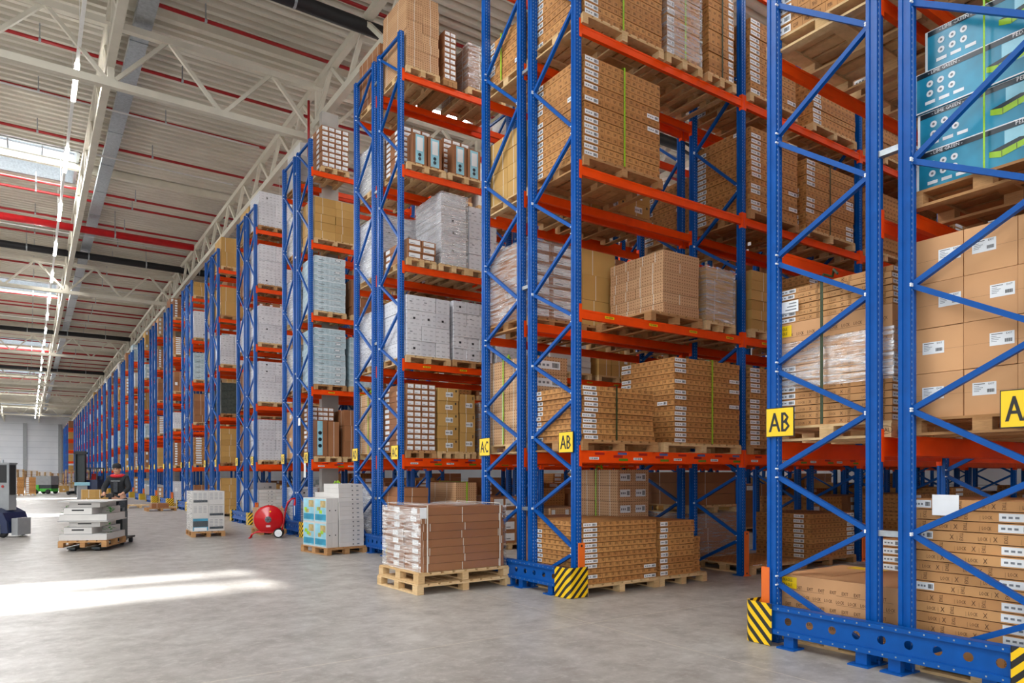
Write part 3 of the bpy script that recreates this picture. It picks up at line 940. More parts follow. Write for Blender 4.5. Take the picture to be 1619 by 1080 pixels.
        if var % 4 == 1: decal(b, '-y', d, dx * 0.2, dz * 0.55, dx * 0.2 + 0.06, dz * 0.55 + 0.02, 3, 0.002)
    elif kind == 'blue':
        decal(b, '-y', d, dx * 0.12, dz * 0.3, dx * 0.3, dz * 0.42, 3); decal(b, '-y', d, dx * 0.62, dz * 0.25, dx * 0.84, dz * 0.32, 3)
        decal(b, '-y', d, 0, dz - 0.014, dx, dz, 1)
        if var % 2: decal(b, '-y', d, dx * 0.66, dz * 0.5, dx * 0.84, dz * 0.78, 3); decal(b, '-y', d, dx * 0.68, dz * 0.54, dx * 0.82, dz * 0.74, 1, 0.003)
    elif kind == 'grey':
        b.tube([(dx * 0.06, -dy / 2 - 0.001, dz * 0.5), (dx * 0.06, -dy / 2 - 0.003, dz * 0.5)], min(0.014, dz * 0.2), 8, 2)
        decal(b, '-y', d, dx * 0.72, dz * 0.38, dx * 0.82, dz * 0.62, 3)
    elif kind == 'art':
        # garden-pool picture carton seen on the end face: dark title band, pale sky, lime basin, round icons
        decal(b, '-x', d, 0.012, dz * 0.86, dy - 0.012, dz * 0.985, 7, 0.002)
        decal(b, '-x', d, 0.0, 0, dy, dz * 0.03, 1, 0.002); decal(b, '-x', d, 0, dz * 0.985, dy, dz, 1, 0.002)
        decal(b, '-x', d, 0, 0, 0.02, dz, 1, 0.0025)
        decal(b, '-x', d, dy * 0.52, dz * 0.36, dy - 0.01, dz * 0.85, 8, 0.002)
        def shp(pts, m, off): b.quad([(-dx / 2 - off, dy / 2 - u, v * dz) for (u, v) in pts], m)
        for (c, s_) in ((dy * 0.55, 0.8), (dy * 0.84, 1.15)):
            q = lambda u, v: (c + (u - 0.5) * 0.36 * s_, 0.42 + (v - 0.5) * 0.72 * s_ * 0.7)
            shp([q(0, .3), q(.28, .12), q(.28, .5), q(0, .62)], 6, 0.0035); shp([q(.28, .12), q(1, .5), q(1, .84), q(.28, .5)], 6, 0.0036)
            shp([q(0, .62), q(.28, .5), q(1, .84), q(.72, .95)], 7, 0.0037)
            shp([q(.3, .14), q(.315, .15), q(.315, .5), q(.3, .49)], 7, 0.004); shp([q(.65, .33), q(.665, .34), q(.665, .66), q(.65, .65)], 7, 0.004)
        for r_ in range(2):
            for k in range(3):
                cu, cv = dy * 0.1 + k * 0.085, dz * (0.66 - r_ * 0.24)
                b.quad([(-dx / 2 - 0.003, dy / 2 - (cu + 0.027 * math.cos(t)), cv + 0.027 * math.sin(t)) for t in [-2 * PI * q / 12 for q in range(12)]], 1)
                b.quad([(-dx / 2 - 0.0036, dy / 2 - (cu + 0.011 * math.cos(t)), cv + 0.011 * math.sin(t)) for t in [-2 * PI * q / 8 for q in range(8)]], 3)
        for k in range(3): decal(b, '-x', d, dy * 0.07 + k * 0.11, dz * 0.16, dy * 0.07 + k * 0.11 + 0.08, dz * 0.24, 1, 0.003)
        b.text('- LIME GREEN -', lambda x, y: (-dx / 2 - 0.0036, dy / 2 - (dy * 0.09 + x * 0.026), dz * 0.895 + y * 0.026), 1)
        b.text('PEDAL POOL', lambda x, y: (-dx / 2 - 0.0036, dy / 2 - (dy * 0.58 + x * 0.03), dz * 0.893 + y * 0.03), 1)
    elif kind == 'print':
        # large carton with rows of stamped words
        rows = int(dz / 0.085)
        for face in ('-x', '-y'):
            W = dy if face == '-x' else dx
            for r_ in range(rows):
                u = 0.06 + 0.06 * (r_ % 2)
                while u < W - 0.1:
                    wd = 'EXIT' if r_ % 2 == 0 else 'LOCK'
                    v0 = 0.03 + r_ * 0.085
                    if face == '-x': b.text(wd, lambda x, y: (-dx / 2 - 0.002, dy / 2 - (u + x * 0.021), v0 + y * 0.03), 4)
                    else: b.text(wd, lambda x, y: (-dx / 2 + u + x * 0.021, -dy / 2 - 0.002, v0 + y * 0.03), 4)
                    u += 0.115
                decal(b, face, d, 0.05, 0.018 + r_ * 0.085, W * 0.4, 0.02 + r_ * 0.085, 4); decal(b, face, d, W * 0.5, 0.018 + r_ * 0.085, W * 0.95, 0.02 + r_ * 0.085, 4)
        decal(b, '-x', d, 0.02, dz - 0.13, 0.18, dz - 0.02, 10, 0.003)
        for k in range(2):
            b.text('FRAGILE', lambda x, y: (-dx / 2 - 0.0045, dy / 2 - (0.03 + x * 0.02), dz - 0.065 - k * 0.045 + y * 0.028), 2)
    CM[key] = b.mesh(nm, mats)
    return CM[key]

counts = {}
STUFF = {}
def sbox(kind, a, c):
    if kind not in STUFF: STUFF[kind] = MB()
    b = STUFF[kind]
    b.box(a, c, 0)
    return b
def far_carton(kind, x0, x1, y0, y1, z0, z1):
    """a carton of the many distant ones, with its label"""
    b = sbox(kind, (x0, y0, z0), (x1, y1, z1))
    w, h = x1 - x0, z1 - z0
    if kind in ('flat', 'lab', 'dot') or RND.random() < 0.25:
        m = 1
        b.quad([(x0 + w * 0.08, y0 - 0.003, z0 + h * 0.2), (x0 + w * 0.34, y0 - 0.003, z0 + h * 0.2), (x0 + w * 0.34, y0 - 0.003, z0 + h * 0.85), (x0 + w * 0.08, y0 - 0.003, z0 + h * 0.85)], m)
    if kind in ('kraft', 'brown'):
        b.quad([(x0 + w * 0.6, y0 - 0.003, z0), (x0 + w * 0.6 + 0.012, y0 - 0.003, z0), (x0 + w * 0.6 + 0.012, y0 - 0.003, z1), (x0 + w * 0.6, y0 - 0.003, z1)], 1)

COLN = {1: [''], 2: ['left column', 'right column'], 3: ['left column', 'middle column', 'right column'],
        4: ['outer left column', 'inner left column', 'inner right column', 'outer right column']}
def stack(kind, x0, x1, y0, y1, z, nl, lh, nx=1, ny=1, where='', jit=0.008, var=None, single=True, gap=0.004, alt=False, wob=0.0):
    """cartons in layers; every one an object of its own while they are individuals"""
    nm, mat, look = KIND[kind]
    cw, cd = (x1 - x0) / nx, (y1 - y0) / ny
    for l in range(nl):
        sx, sy = (RND.uniform(-wob, wob), RND.uniform(-wob, wob)) if wob else (0, 0)
        for ix in range(nx):
            for iy in range(ny):
                cx = x0 + (ix + 0.5) * cw + RND.uniform(-jit, jit) + sx; cy = y0 + (iy + 0.5) * cd + RND.uniform(-jit, jit) * 0.8 + sy
                zz = z + l * lh
                if single and counts.get(kind, 0) < 300:
                    counts[kind] = counts.get(kind, 0) + 1
                    v = var if var is not None else (RND.randrange(4) if kind != 'flat' or RND.random() < 0.2 else 0)
                    if var == 'near': v = [1, 2, 3, 1, 2, 3, 5, 4, 1][RND.randrange(9)]
                    me = carton_mesh(kind, cw - gap, cd - gap, lh - (0.007 if kind in ('flat', 'stamp') else 0.0045), v + (0 if kind not in ('flat',) else 0))
                    pos = NTH[nl - 1 - l] + ('' if l == nl - 1 else ' from top')
                    if nl == 1: pos = 'single layer'
                    col = COLN[nx][ix]
                    if ny > 1:
                        col = (('front ' if iy == 0 else ('back ' if iy == ny - 1 else 'mid ')) + (col if col else 'column'))
                    lab = '%s, %s, %s%s' % (look, pos, (col + ', ') if col else '', where)
                    link(nm, me, None, (cx, cy, zz), RND.uniform(-0.004, 0.004) if jit else 0.0, label=lab, cat='carton', group=nm.replace('_', ' ') + ' stack, ' + where)
                else:
                    far_carton(kind, cx - cw / 2 + gap / 2, cx + cw / 2 - gap / 2, cy - cd / 2 + gap / 2, cy + cd / 2 - gap / 2, zz, zz + lh - 0.0035)
    return z + nl * lh

def film(x0, x1, y0, y1, z0, z1, label):
    b = MB(); e = 0.018
    x0 -= e; x1 += e; y0 -= e; y1 += e; z1 += 0.012
    n = 10
    per = [(x0, y0), (x1, y0), (x1, y1), (x0, y1)]
    for k in range(4):
        (xa, ya), (xb, yb) = per[k], per[(k + 1) % 4]
        b.quad([(xa, ya, z0), (xb, yb, z0), (xb, yb, z1), (xa, ya, z1)])
    b.quad([(x0, y0, z1), (x1, y0, z1), (x1, y1, z1), (x0, y1, z1)])
    link('stretch_film', b.mesh('stretch_film', ['stretch_film']), label=label, cat='stretch film', group='clear films round loads')
def strap(x, y0, y1, z0, z1, label, mat='strap_green', axis='x', w=0.028, tail=True):
    """tension strap over a load, in the plane across x (axis x) or across y"""
    b = MB(); t = 0.004; e = 0.012
    if axis == 'x':
        b.box((x - w / 2, y0 - e - t, z0), (x + w / 2, y0 - e, z1 + e)); b.box((x - w / 2, y0 - e - t, z1 + e), (x + w / 2, y1 + e, z1 + e + t)); b.box((x - w / 2, y1 + e, z0), (x + w / 2, y1 + e + t, z1 + e))
    else:
        b.box((y0 - e - t, x - w / 2, z0), (y0 - e, x + w / 2, z1 + e)); b.box((y0 - e - t, x - w / 2, z1 + e), (y1 + e, x + w / 2, z1 + e + t)); b.box((y1 + e, x - w / 2, z0), (y1 + e + t, x + w / 2, z1 + e))
        if tail:
            b.tube([(y0 - e - 0.006, x, z1), (y0 + 0.06, x + 0.03, z1 + 0.06), (y0 + 0.1, x - 0.04, z1 + 0.03), (y0 + 0.02, x - 0.1, z1 + 0.07), (y0 - 0.02, x - 0.16, z1 + 0.01)], 0.012, 5)
    link('load_strap', b.mesh('load_strap', [mat]), label=label, cat='strap', group='straps round loads')

SHELF = ['floor level', 'first shelf', 'second shelf', 'third shelf', 'fourth shelf', 'top shelf']
def rackword(i, row):
    a_ = 'A' + LETTERS[min(i, 25)] if row == 'n' else 'A' + LETTERS[min(i + 1, 25)]
    return '%s side %s rack' % (a_, ORD[i])
def rows_y(i, row):
    return (YI(i) - 0.1, YI(i) + 1.1) if row == 'n' else (YI(i) + 1.18, YI(i) + 2.38)
def where(i, row, lev, pos): return '%s load, %s, %s' % (pos, SHELF[lev], rackword(i, row))

def load(i, row, lev, pos, x0, x1, kind, nl, lh, nx=1, ny=1, pal=True, px=None, dy0=0.0, dy1=0.0, var=None, strapx=None, smat='strap_green', wrap=False,
         jit=0.008, single=True, wob=0.0, zoff=0.0, endstrap=None):
    y0, y1 = rows_y(i, row)
    y0 += dy0; y1 += dy1
    if i in (3, 8, 12) and x0 < 7.3:          # a building column stands between the two rows here
        if row == 'n': y1 -= 0.16
        else: x1 = min(x1, 6.7)
    z = LV[lev] + zoff
    w = where(i, row, lev, pos)
    if pal:
        pa, pb = px if px else (x0 - 0.02, x1 + 0.02)
        add_pallet(pa, pb, y0, y1, z, 'wooden pallet under %s' % w if single else None)
        z += PH
    zt = stack(kind, x0, x1, y0 + 0.02, y1 - 0.04, z, nl, lh, nx, ny, w, jit, var, single, wob=wob)
    e = jit + wob
    if strapx is not None: strap(strapx, y0 + 0.02 - e, y1 - 0.04 + e, z, zt, 'thin strap round %s' % w, smat)
    if endstrap is not None: strap(endstrap, x0 - e, x1 + e, z, zt, 'lengthwise strap round %s' % w, smat, 'y')
    if wrap: film(x0 - e, x1 + e, y0 + 0.02 - e, y1 - 0.04 + e, z, zt, 'clear stretch film round %s' % w)
    return zt

#@@LOADLIST
# ---- nearest rack (its end fills the right of the view)
y0n, y1n = rows_y(0, 'n'); y0f, y1f = rows_y(0, 'f')
W = where(0, 'f', 1, 'end')
add_pallet(6.14, 7.3, 3.2, 4.4, LV[1], 'wooden pallet under %s' % W)
pl_ = bpy.data.objects.get('pallet')
b = MB(); b.text('EPAL', lambda x, y: (-0.582, -0.5 - x * 0.03, 0.045 + y * 0.035), 0)
b.tube([(-0.582, -0.545 - 0.07 * math.cos(t), 0.062 + 0.035 * math.sin(t)) for t in [2 * PI * q / 20 for q in range(20)]], 0.0018, 4, 0, True)
link('wood_stamp', b.mesh('wood_stamp', ['brown_ink']), pl_)['label'] = 'burnt oval EPAL stamp'
z = LV[1] + PH
z = stack('stamp', 6.16, 7.25, 3.2, 4.36, z, 9, 0.066, where='lower ' + W, var=0)
z0 = z
z = stack('print', 6.16, 7.24, 3.2, 4.36, z, 1, 0.42, where=W, jit=0.0)
z = stack('stamp', 6.16, 7.25, 3.2, 4.36, z, 6, 0.056, where='upper ' + W, var=0)
film(6.15, 7.26, 3.19, 4.37, LV[1] + PH + 0.36, LV[1] + PH + 0.8, 'clear stretch film round %s' % W)
strap(3.82, 6.11, 7.26, LV[1] + PH, z, 'dark green strap round %s' % W, 'strap_dark', 'y')
b = MB(); b.box((-0.004, -0.09, 0), (0, 0.09, 0.11)); 
for k in range(3): b.box((-0.006, -0.07, 0.02 + k * 0.03), (-0.004, 0.05 - 0.02 * k, 0.03 + k * 0.03), 1)
link('paper_note', b.mesh('paper_note', ['label_white', 'grey_ink']), None, (6.14, 4.18, z - 0.24), label='white paper note stuck on the strapped EXIT cartons above AB sign', cat='note')
W = where(0, 'n', 1, 'end')
add_pallet(6.14, 7.3, 1.9, 3.09, LV[1], 'wooden pallet under %s' % W)
z = stack('tan', 6.2, 7.3, 1.9, 3.03, LV[1] + PH, 4, 0.375, 2, 3, W, 0.004)
W = where(0, 'n', 2, 'end')
add_pallet(6.14, 7.36, 1.9, 3.08, LV[2], 'dark wooden pallet under %s' % W, mat='pallet_dark')
z = LV[2] + PH
for l in range(4):
    yy = (0.0, 0.0, 0.02, -0.06)[l]
    counts['art'] = counts.get('art', 0) + 1
    link('picture_carton', carton_mesh('art', 1.1, 1.26, 0.335), None, (6.78 + 0.02 * (l % 2), 2.4 + yy, z + l * 0.338), label='blue picture carton, %s of four, on %s' % (['lowest', 'second from bottom', 'second from top', 'topmost'][l], where(0, 'n', 2, 'end')), cat='carton', group='blue picture cartons')
strap(2.5, 6.2, 7.36, z, z + 4 * 0.338, 'lime strap round the blue picture cartons', 'strap_green', 'y', 0.014)
W = where(0, 'f', 0, 'end')
# big printed carton lying askew on the floor
link('printed_carton', carton_mesh('print', 1.15, 1.16, 0.5), None, (6.78, 3.76, 0.148), 0.03, label='large EXIT carton lying low behind the nearest blue guard rail', cat='carton')
add_pallet(6.15, 7.4, 3.2, 4.32, 0.0, 'wooden pallet under the large EXIT carton on the floor')
b = MB(); b.box((6.4, 3.9, 0.6505), (7.3, 4.1, 0.653), 0); b.box((7.1, 3.8, 0.6531), (7.25, 4.16, 0.655), 1)
link('packing_tape', b.mesh('packing_tape', ['card_tan', 'sign_yellow']), None, label='pale tape strip across the large EXIT carton on floor', cat='tape')
W = where(0, 'n', 0, 'end')
add_pallet(6.1, 7.4, 1.9, 3.08, 0.0, 'wooden pallet under %s' % W)
stack('stamp', 6.2, 7.3, 1.92, 3.05, PH, 15, 0.086, where=W, var='near', jit=0.014)
b = MB(); b.box((-0.003, -0.1, 0), (0, 0.1, 0.17))
link('paper_note', b.mesh('paper_note', ['label_white']), None, (6.18, 2.78, 1.3), 0.05, label='white paper note hanging on the low flat carton stack at right', cat='note')
load(0, 'f', 0, 'deep', 8.2, 9.4, 'flat', 8, 0.094, var=0)
load(0, 'f', 3, 'end', 6.12, 7.4, 'flat', 9, 0.1, var=0)
load(0, 'f', 3, 'next', 7.6, 8.9, 'flat', 12, 0.09)
load(0, 'n', 3, 'end', 6.12, 7.4, 'brown', 4, 0.2, 2, 2, zoff=0.0)
load(0, 'n', 3, 'next', 7.55, 8.9, 'flat', 6, 0.1)
load(0, 'n', 0, 'next', 7.55, 8.85, 'flat', 12, 0.09)
load(0, 'n', 1, 'next', 7.5, 8.8, 'tan', 3, 0.36, 2, 2)
load(0, 'n', 2, 'next', 7.5, 8.8, 'flat', 9, 0.1)

# ---- second rack: the big face in the middle of the view
load(1, 'n', 4, 'left', 6.16, 7.64, 'flat', 13, 0.094, strapx=6.86, px=(6.12, 7.66))
load(1, 'n', 4, 'middle', 7.74, 8.46, 'flat', 12, 0.115, strapx=8.12, smat='strap_green', wrap=True, px=(7.72, 8.5), var=1)
load(1, 'n', 4, 'right', 8.66, 9.26, 'flat', 12, 0.115, strapx=8.96, smat='strap_dark', px=(8.62, 9.3), var=3)
load(1, 'n', 3, 'left', 6.16, 7.6, 'flat', 15, 0.091, strapx=6.88, px=(6.14, 7.64))
load(1, 'n', 2, 'middle', 7.67, 8.44, 'dot', 6, 0.155, 1, 2, px=(7.4, 8.5))
load(1, 'n', 2, 'right', 8.6, 9.24, 'kraft', 5, 0.165, 1, 1, px=(8.58, 9.28), wrap=True)
load(1, 'n', 1, 'left', 6.14, 7.48, 'flat', 10, 0.074, strapx=6.72, smat='strap_dark', px=(6.12, 7.55), wob=0.014)
load(1, 'n', 1, 'right', 7.9, 9.4, 'flat', 16, 0.08, strapx=8.72, px=(7.66, 9.42))
load(1, 'n', 0, 'left', 6.14, 7.53, 'flat', 12, 0.0705, px=(6.12, 7.56))
load(1, 'n', 0, 'middle', 7.6, 8.34, 'flat', 9, 0.09, px=(7.58, 8.6), var=1)
load(1, 'n', 0, 'middle small', 8.36, 8.58, 'flat', 6, 0.09, pal=False, zoff=PH, var=0, dy0=0.1)
# far row of the second rack
load(1, 'f', 4, 'left', 6.16, 7.4, 'flat', 8, 0.09, endstrap=9.3)
load(1, 'f', 3, 'left', 6.16, 7.3, 'kraft', 4, 0.25, 2, 2, var=5)
load(1, 'f', 3, 'middle', 7.6, 8.7, 'kraft', 5, 0.23, 2, 1, var=5)
load(1, 'f', 2, 'left', 6.16, 7.02, 'lab', 7, 0.165, 2, 2, wrap=True, var=5)
load(1, 'f', 2, 'middle', 7.2, 7.9, 'kraft', 3, 0.4, 1, 1)
load(1, 'f', 2, 'right', 8.3, 9.3, 'brown', 4, 0.2, 2, 1)
load(1, 'f', 1, 'left', 6.2, 6.9, 'dot', 5, 0.265, 1, 2, var=4, endstrap=9.3)
load(1, 'f', 1, 'middle', 7.2, 7.9, 'brown', 4, 0.2, 1, 1)
load(1, 'f', 1, 'right', 8.0, 9.2, 'flat', 10, 0.08)
load(1, 'f', 0, 'middle', 7.95, 8.66, 'dot', 6, 0.262, 2, 2, var=4, wrap=False, endstrap=9.1)
load(1, 'f', 0, 'left', 6.9, 7.7, 'lab', 4, 0.2, 2, 1)
# second and third bays of the second rack
load(1, 'n', 4, 'second bay left', 9.66, 10.9, 'flat', 13, 0.094)
load(1, 'n', 4, 'second bay right', 11.4, 12.75, 'flat', 11, 0.094)
load(1, 'n', 3, 'second bay left', 9.68, 10.95, 'flat', 15, 0.091)
load(1, 'n', 3, 'second bay right', 11.2, 12.7, 'flat', 13, 0.094, strapx=11.9, smat='strap_dark')
load(1, 'n', 2, 'second bay left', 9.7, 10.5, 'kraft', 6, 0.16, 1, 1)
load(1, 'n', 2, 'second bay right', 11.3, 12.7, 'flat', 13, 0.09)
load(1, 'n', 1, 'second bay left', 9.66, 10.9, 'flat', 15, 0.085)
load(1, 'n', 1, 'second bay right', 11.3, 12.75, 'flat', 13, 0.085)
load(1, 'n', 0, 'second bay left', 9.72, 11.0, 'flat', 1, 0.02, px=(9.7, 11.0))
load(1, 'n', 0, 'second bay right', 11.35, 12.72, 'flat', 9, 0.088, px=(11.1, 12.75), var=3)
load(1, 'f', 0, 'right', 9.0, 9.42, 'flat', 8, 0.09)
load(1, 'f', 0, 'second bay left', 9.7, 11.0, 'brown', 3, 0.26, 1, 1, wrap=True)
add_pallet(9.7, 11.0, *rows_y(1, 'f'), LV[0] + PH + 0.79, 'wooden pallet atop the wrapped brown cartons deep in second rack')
stack('brown', 9.75, 10.95, rows_y(1, 'f')[0] + 0.05, rows_y(1, 'f')[1] - 0.05, 2 * PH + 0.79, 3, 0.2, where='second bay left upper load, floor level, AC side second rack')
load(1, 'f', 3, 'second bay left', 9.7, 10.9, 'flat', 11, 0.09)
load(1, 'f', 2, 'second bay left', 9.7, 10.9, 'lab', 5, 0.2, 3, 1)
for lev in range(0, 5):
    for (xa, nm) in ((13.15, 'third bay left'), (14.75, 'third bay right')):
        if (lev, nm) != (0, 'third bay left'): load(1, 'n', lev, nm, xa, xa + 1.35, 'flat', RND.randint(8, 13), 0.09)

# ---- third rack
load(2, 'n', 5, 'left', 6.18, 6.9, 'dot', 8, 0.185, 2, 1, strapx=None, var=1)
load(2, 'n', 5, 'middle', 7.02, 7.3, 'lab', 9, 0.11, 2, 1)
load(2, 'n', 5, 'right', 7.6, 8.5, 'brown', 6, 0.15, 1, 1, wrap=True, strapx=7.9, smat='strap_dark')
W = where(2, 'n', 4, 'left'); ya, yb = rows_y(2, 'n')
for (nm, xa) in (('left', 6.22), ('middle', 7.15)):
    W = where(2, 'n', 4, nm)
    add_pallet(xa - 0.04, xa + 0.84, ya, yb, LV[4], 'wooden pallet under %s' % W)
    stack('lab', xa, xa + 0.66, ya + 0.35, yb - 0.04, LV[4] + PH, 6, 0.105, 4, 1, 'upper ' + W) if False else None
    z = stack('lab', xa, xa + 0.64, ya + 0.3, yb - 0.04, LV[4] + PH, 8, 0.105, 3, 1, W)
    for q in range(2):
        b = MB(); b.box((0, 0, 0), (0.31, 0.26, 0.62), 0); b.box((0.06, -0.004, 0.03), (0.25, 0, 0.6), 1)
        b.box((0.09, -0.006, 0.28), (0.22, -0.004, 0.55), 2)
        for zc in (0.12, 0.2): b.tube([(0.15, -0.004, zc), (0.15, -0.008, zc)], 0.035, 10, 3)
        link('picture_carton', b.mesh('picture_carton', ['card_brown', 'art_sky', 'label_white', 'art_dark']), None, (xa + 0.1 + q * 0.34, ya + 0.03, LV[4] + PH), label='tall brown carton with narrow picture panel, %s, %s' % (['left one', 'right one'][q], W), cat='carton', group='tall picture cartons')
load(2, 'n', 3, 'left', 6.2, 6.82, 'lab', 3, 0.13, 2, 1)
load(2, 'n', 3, 'right', 6.96, 7.55, 'white', 12, 0.122, 1, 1, wrap=True, px=(6.9, 7.6))
load(2, 'n', 3, 'far right', 7.62, 8.3, 'white', 4, 0.33, 2, 1)
load(2, 'n', 2, 'left', 6.18, 7.15, 'white', 4, 0.3, 3, 1)
load(2, 'n', 2, 'right', 7.24, 8.2, 'white', 5, 0.245, 3, 1)
load(2, 'n', 2, 'far right', 8.3, 9.3, 'white', 4, 0.25, 3, 1)
load(2, 'n', 1, 'left', 6.18, 6.82, 'lab', 12, 0.112, 4, 1)
load(2, 'n', 1, 'middle', 6.88, 7.36, 'kraft', 5, 0.26, 1, 1, var=5)
load(2, 'n', 1, 'right', 7.4, 7.76, 'kraft', 3, 0.4, 1, 1, var=4)
load(2, 'n', 1, 'far right', 7.9, 8.7, 'brown', 4, 0.26, 1, 1, wrap=True)
load(2, 'n', 0, 'left', 6.14, 6.66, 'brown', 7, 0.175, 1, 1, var=0)
load(2, 'n', 0, 'middle', 7.3, 7.8, 'dot', 4, 0.33, 1, 1, strapx=7.55)
load(2, 'n', 0, 'right', 8.2, 9.1, 'lab', 4, 0.25, 3, 1)
load(2, 'f', 5, 'left', 6.18, 7.0, 'brown', 6, 0.18, 1, 2)
load(2, 'f', 4, 'left', 6.18, 7.1, 'grey', 8, 0.12, 1, 1, wrap=True)
load(2, 'f', 3, 'left', 6.18, 7.1, 'white', 5, 0.25, 2, 2, wrap=True)
load(2, 'f', 3, 'middle', 7.4, 8.3, 'lab', 5, 0.2, 3, 1)
load(2, 'f', 2, 'left', 6.18, 7.1, 'white', 4, 0.29, 2, 2, wrap=True)
load(2, 'f', 1, 'left', 6.18, 7.0, 'dot', 5, 0.26, 1, 2, endstrap=YI(2) + 1.8)
load(2, 'f', 0, 'left', 6.18, 7.0, 'white', 4, 0.3, 2, 2, wrap=True)
# ---- fourth rack
load(3, 'n', 5, 'left', 6.36, 7.1, 'lab', 8, 0.135, 4, 1)
load(3, 'n', 4, 'left', 6.18, 7.3, 'kraft', 5, 0.215, 2, 1)
load(3, 'n', 3, 'left', 6.18, 7.02, 'blue', 9, 0.16, 1, 1, wob=0.012)
load(3, 'n', 3, 'right', 7.2, 8.0, 'brown', 4, 0.24, 1, 1)
load(3, 'n', 2, 'left', 6.18, 7.02, 'blue', 9, 0.165, 1, 1, wob=0.012)
load(3, 'n', 2, 'right', 7.15, 8.0, 'blue', 8, 0.165, 1, 1)
W = where(3, 'n', 1, 'left'); ya, yb = rows_y(3, 'n'); yb -= 0.16
add_pallet(6.16, 6.9, ya, yb, LV[1], 'wooden pallet under %s' % W)
stack('lab', 6.2, 6.8, ya + 0.3, yb - 0.04, LV[1] + PH, 11, 0.12, 4, 1, W)
b = MB(); b.box((0, 0, 0), (0.3, 0.26, 0.95), 0); b.box((0.03, -0.004, 0.03), (0.17, 0, 0.93), 1)
for zc in (0.28, 0.45, 0.62): b.tube([(0.1, -0.004, zc), (0.1, -0.008, zc)], 0.05, 10, 2)
link('picture_carton', b.mesh('picture_carton', ['card_brown', 'art_sky', 'art_dark']), None, (6.22, ya + 0.03, LV[1] + PH), label='tall brown carton with pale picture panel on first shelf behind white stack', cat='carton')
stack('brown', 6.54, 6.84, ya + 0.03, ya + 0.29, LV[1] + PH, 1, 0.93, where='beside tall picture carton, first shelf fourth rack')
load(3, 'n', 1, 'right', 6.98, 7.6, 'brown', 3, 0.42, 1, 1, var=0)
load(3, 'n', 0, 'left', 6.9, 7.7, 'white', 4, 0.3, 2, 1)
load(3, 'f', 5, 'left', 6.2, 6.7, 'grey', 6, 0.18, 1, 2)
load(3, 'f', 4, 'left', 6.18, 6.7, 'grey', 5, 0.22, 1, 2, wrap=True)
load(3, 'f', 3, 'left', 6.18, 6.7, 'white', 4, 0.3, 1, 2, wrap=True)
load(3, 'f', 2, 'left', 6.18, 6.7, 'grey', 5, 0.24, 1, 2, wrap=True)
load(3, 'f', 1, 'left', 6.18, 6.7, 'tan', 4, 0.33, 1, 2)
load(3, 'f', 0, 'left', 6.18, 6.7, 'white', 4, 0.28, 2, 2, wrap=True)
# ---- fifth and sixth racks
for (lev, kd, nl, lh, nx) in ((5, 'white', 3, 0.37, 2), (4, 'white', 5, 0.26, 2), (3, 'white', 4, 0.3, 2), (2, 'white', 6, 0.22, 2), (1, 'white', 4, 0.33, 2), (0, 'grey', 9, 0.11, 2)):
    load(4, 'n', lev, 'left', 6.18, 7.25, kd, nl, lh, nx, 1, wob=0.01)
for (lev, kd, nl, lh, nx) in ((4, 'brown', 5, 0.22, 1), (3, 'white', 5, 0.22, 2), (2, 'brown', 6, 0.2, 1), (1, 'brown', 4, 0.3, 1), (0, 'grey', 4, 0.3, 1), (5, 'kraft', 4, 0.25, 1)):
    load(4, 'f', lev, 'left', 6.18, 7.1, kd, nl, lh, nx, 1)
for (lev, kd, nl, lh, nx) in ((5, 'kraft', 2, 0.56, 2), (4, 'kraft', 2, 0.55, 2), (3, 'white', 4, 0.28, 2), (2, 'dark', 4, 0.3, 1), (1, 'kraft', 6, 0.22, 1), (0, 'kraft', 5, 0.27, 1)):
    load(5, 'n', lev, 'left', 6.18, 7.15, kd, nl, lh, nx, 1, strapx=6.75 if lev == 2 else None)
for (lev, kd, nl, lh, nx) in ((4, 'kraft', 4, 0.22, 1), (3, 'kraft', 3, 0.3, 1), (2, 'white', 5, 0.2, 1), (1, 'brown', 4, 0.3, 1), (0, 'flat', 9, 0.1, 1)):
    load(5, 'f', lev, 'left', 6.18, 7.1, kd, nl, lh, nx, 1)
for (lev, kd, nl, lh, nx) in ((5, 'kraft', 3, 0.2, 1), (4, 'white', 4, 0.3, 1), (3, 'blue', 5, 0.24, 1), (2, 'brown', 4, 0.32, 1), (1, 'flat', 11, 0.11, 1), (0, 'brown', 4, 0.25, 1)):
    load(6, 'n', lev, 'left', 6.18, 7.1, kd, nl, lh, nx, 1)
# ---- the rest of the row, out to the far end
pool = ['kraft', 'brown', 'white', 'grey', 'flat', 'blue', 'lab', 'dot']
LH = {'kraft': 0.27, 'brown': 0.25, 'white': 0.28, 'grey': 0.14, 'flat': 0.1, 'blue': 0.18, 'lab': 0.13, 'dot': 0.24}
for i in range(7, NR):
    for lev in range(0, 6):
        for row in 'nf':
            if row == 'f' and i > 14: continue
            if RND.random() < 0.13: continue
            kd = RND.choice(pool); h = RND.uniform(0.8, 1.4)
            load(i, row, lev, 'left', 6.2, 7.1, kd, max(1, int(h / LH[kd])), LH[kd], 1 if kd in ('flat', 'blue', 'grey') else 2, 1, single=False)
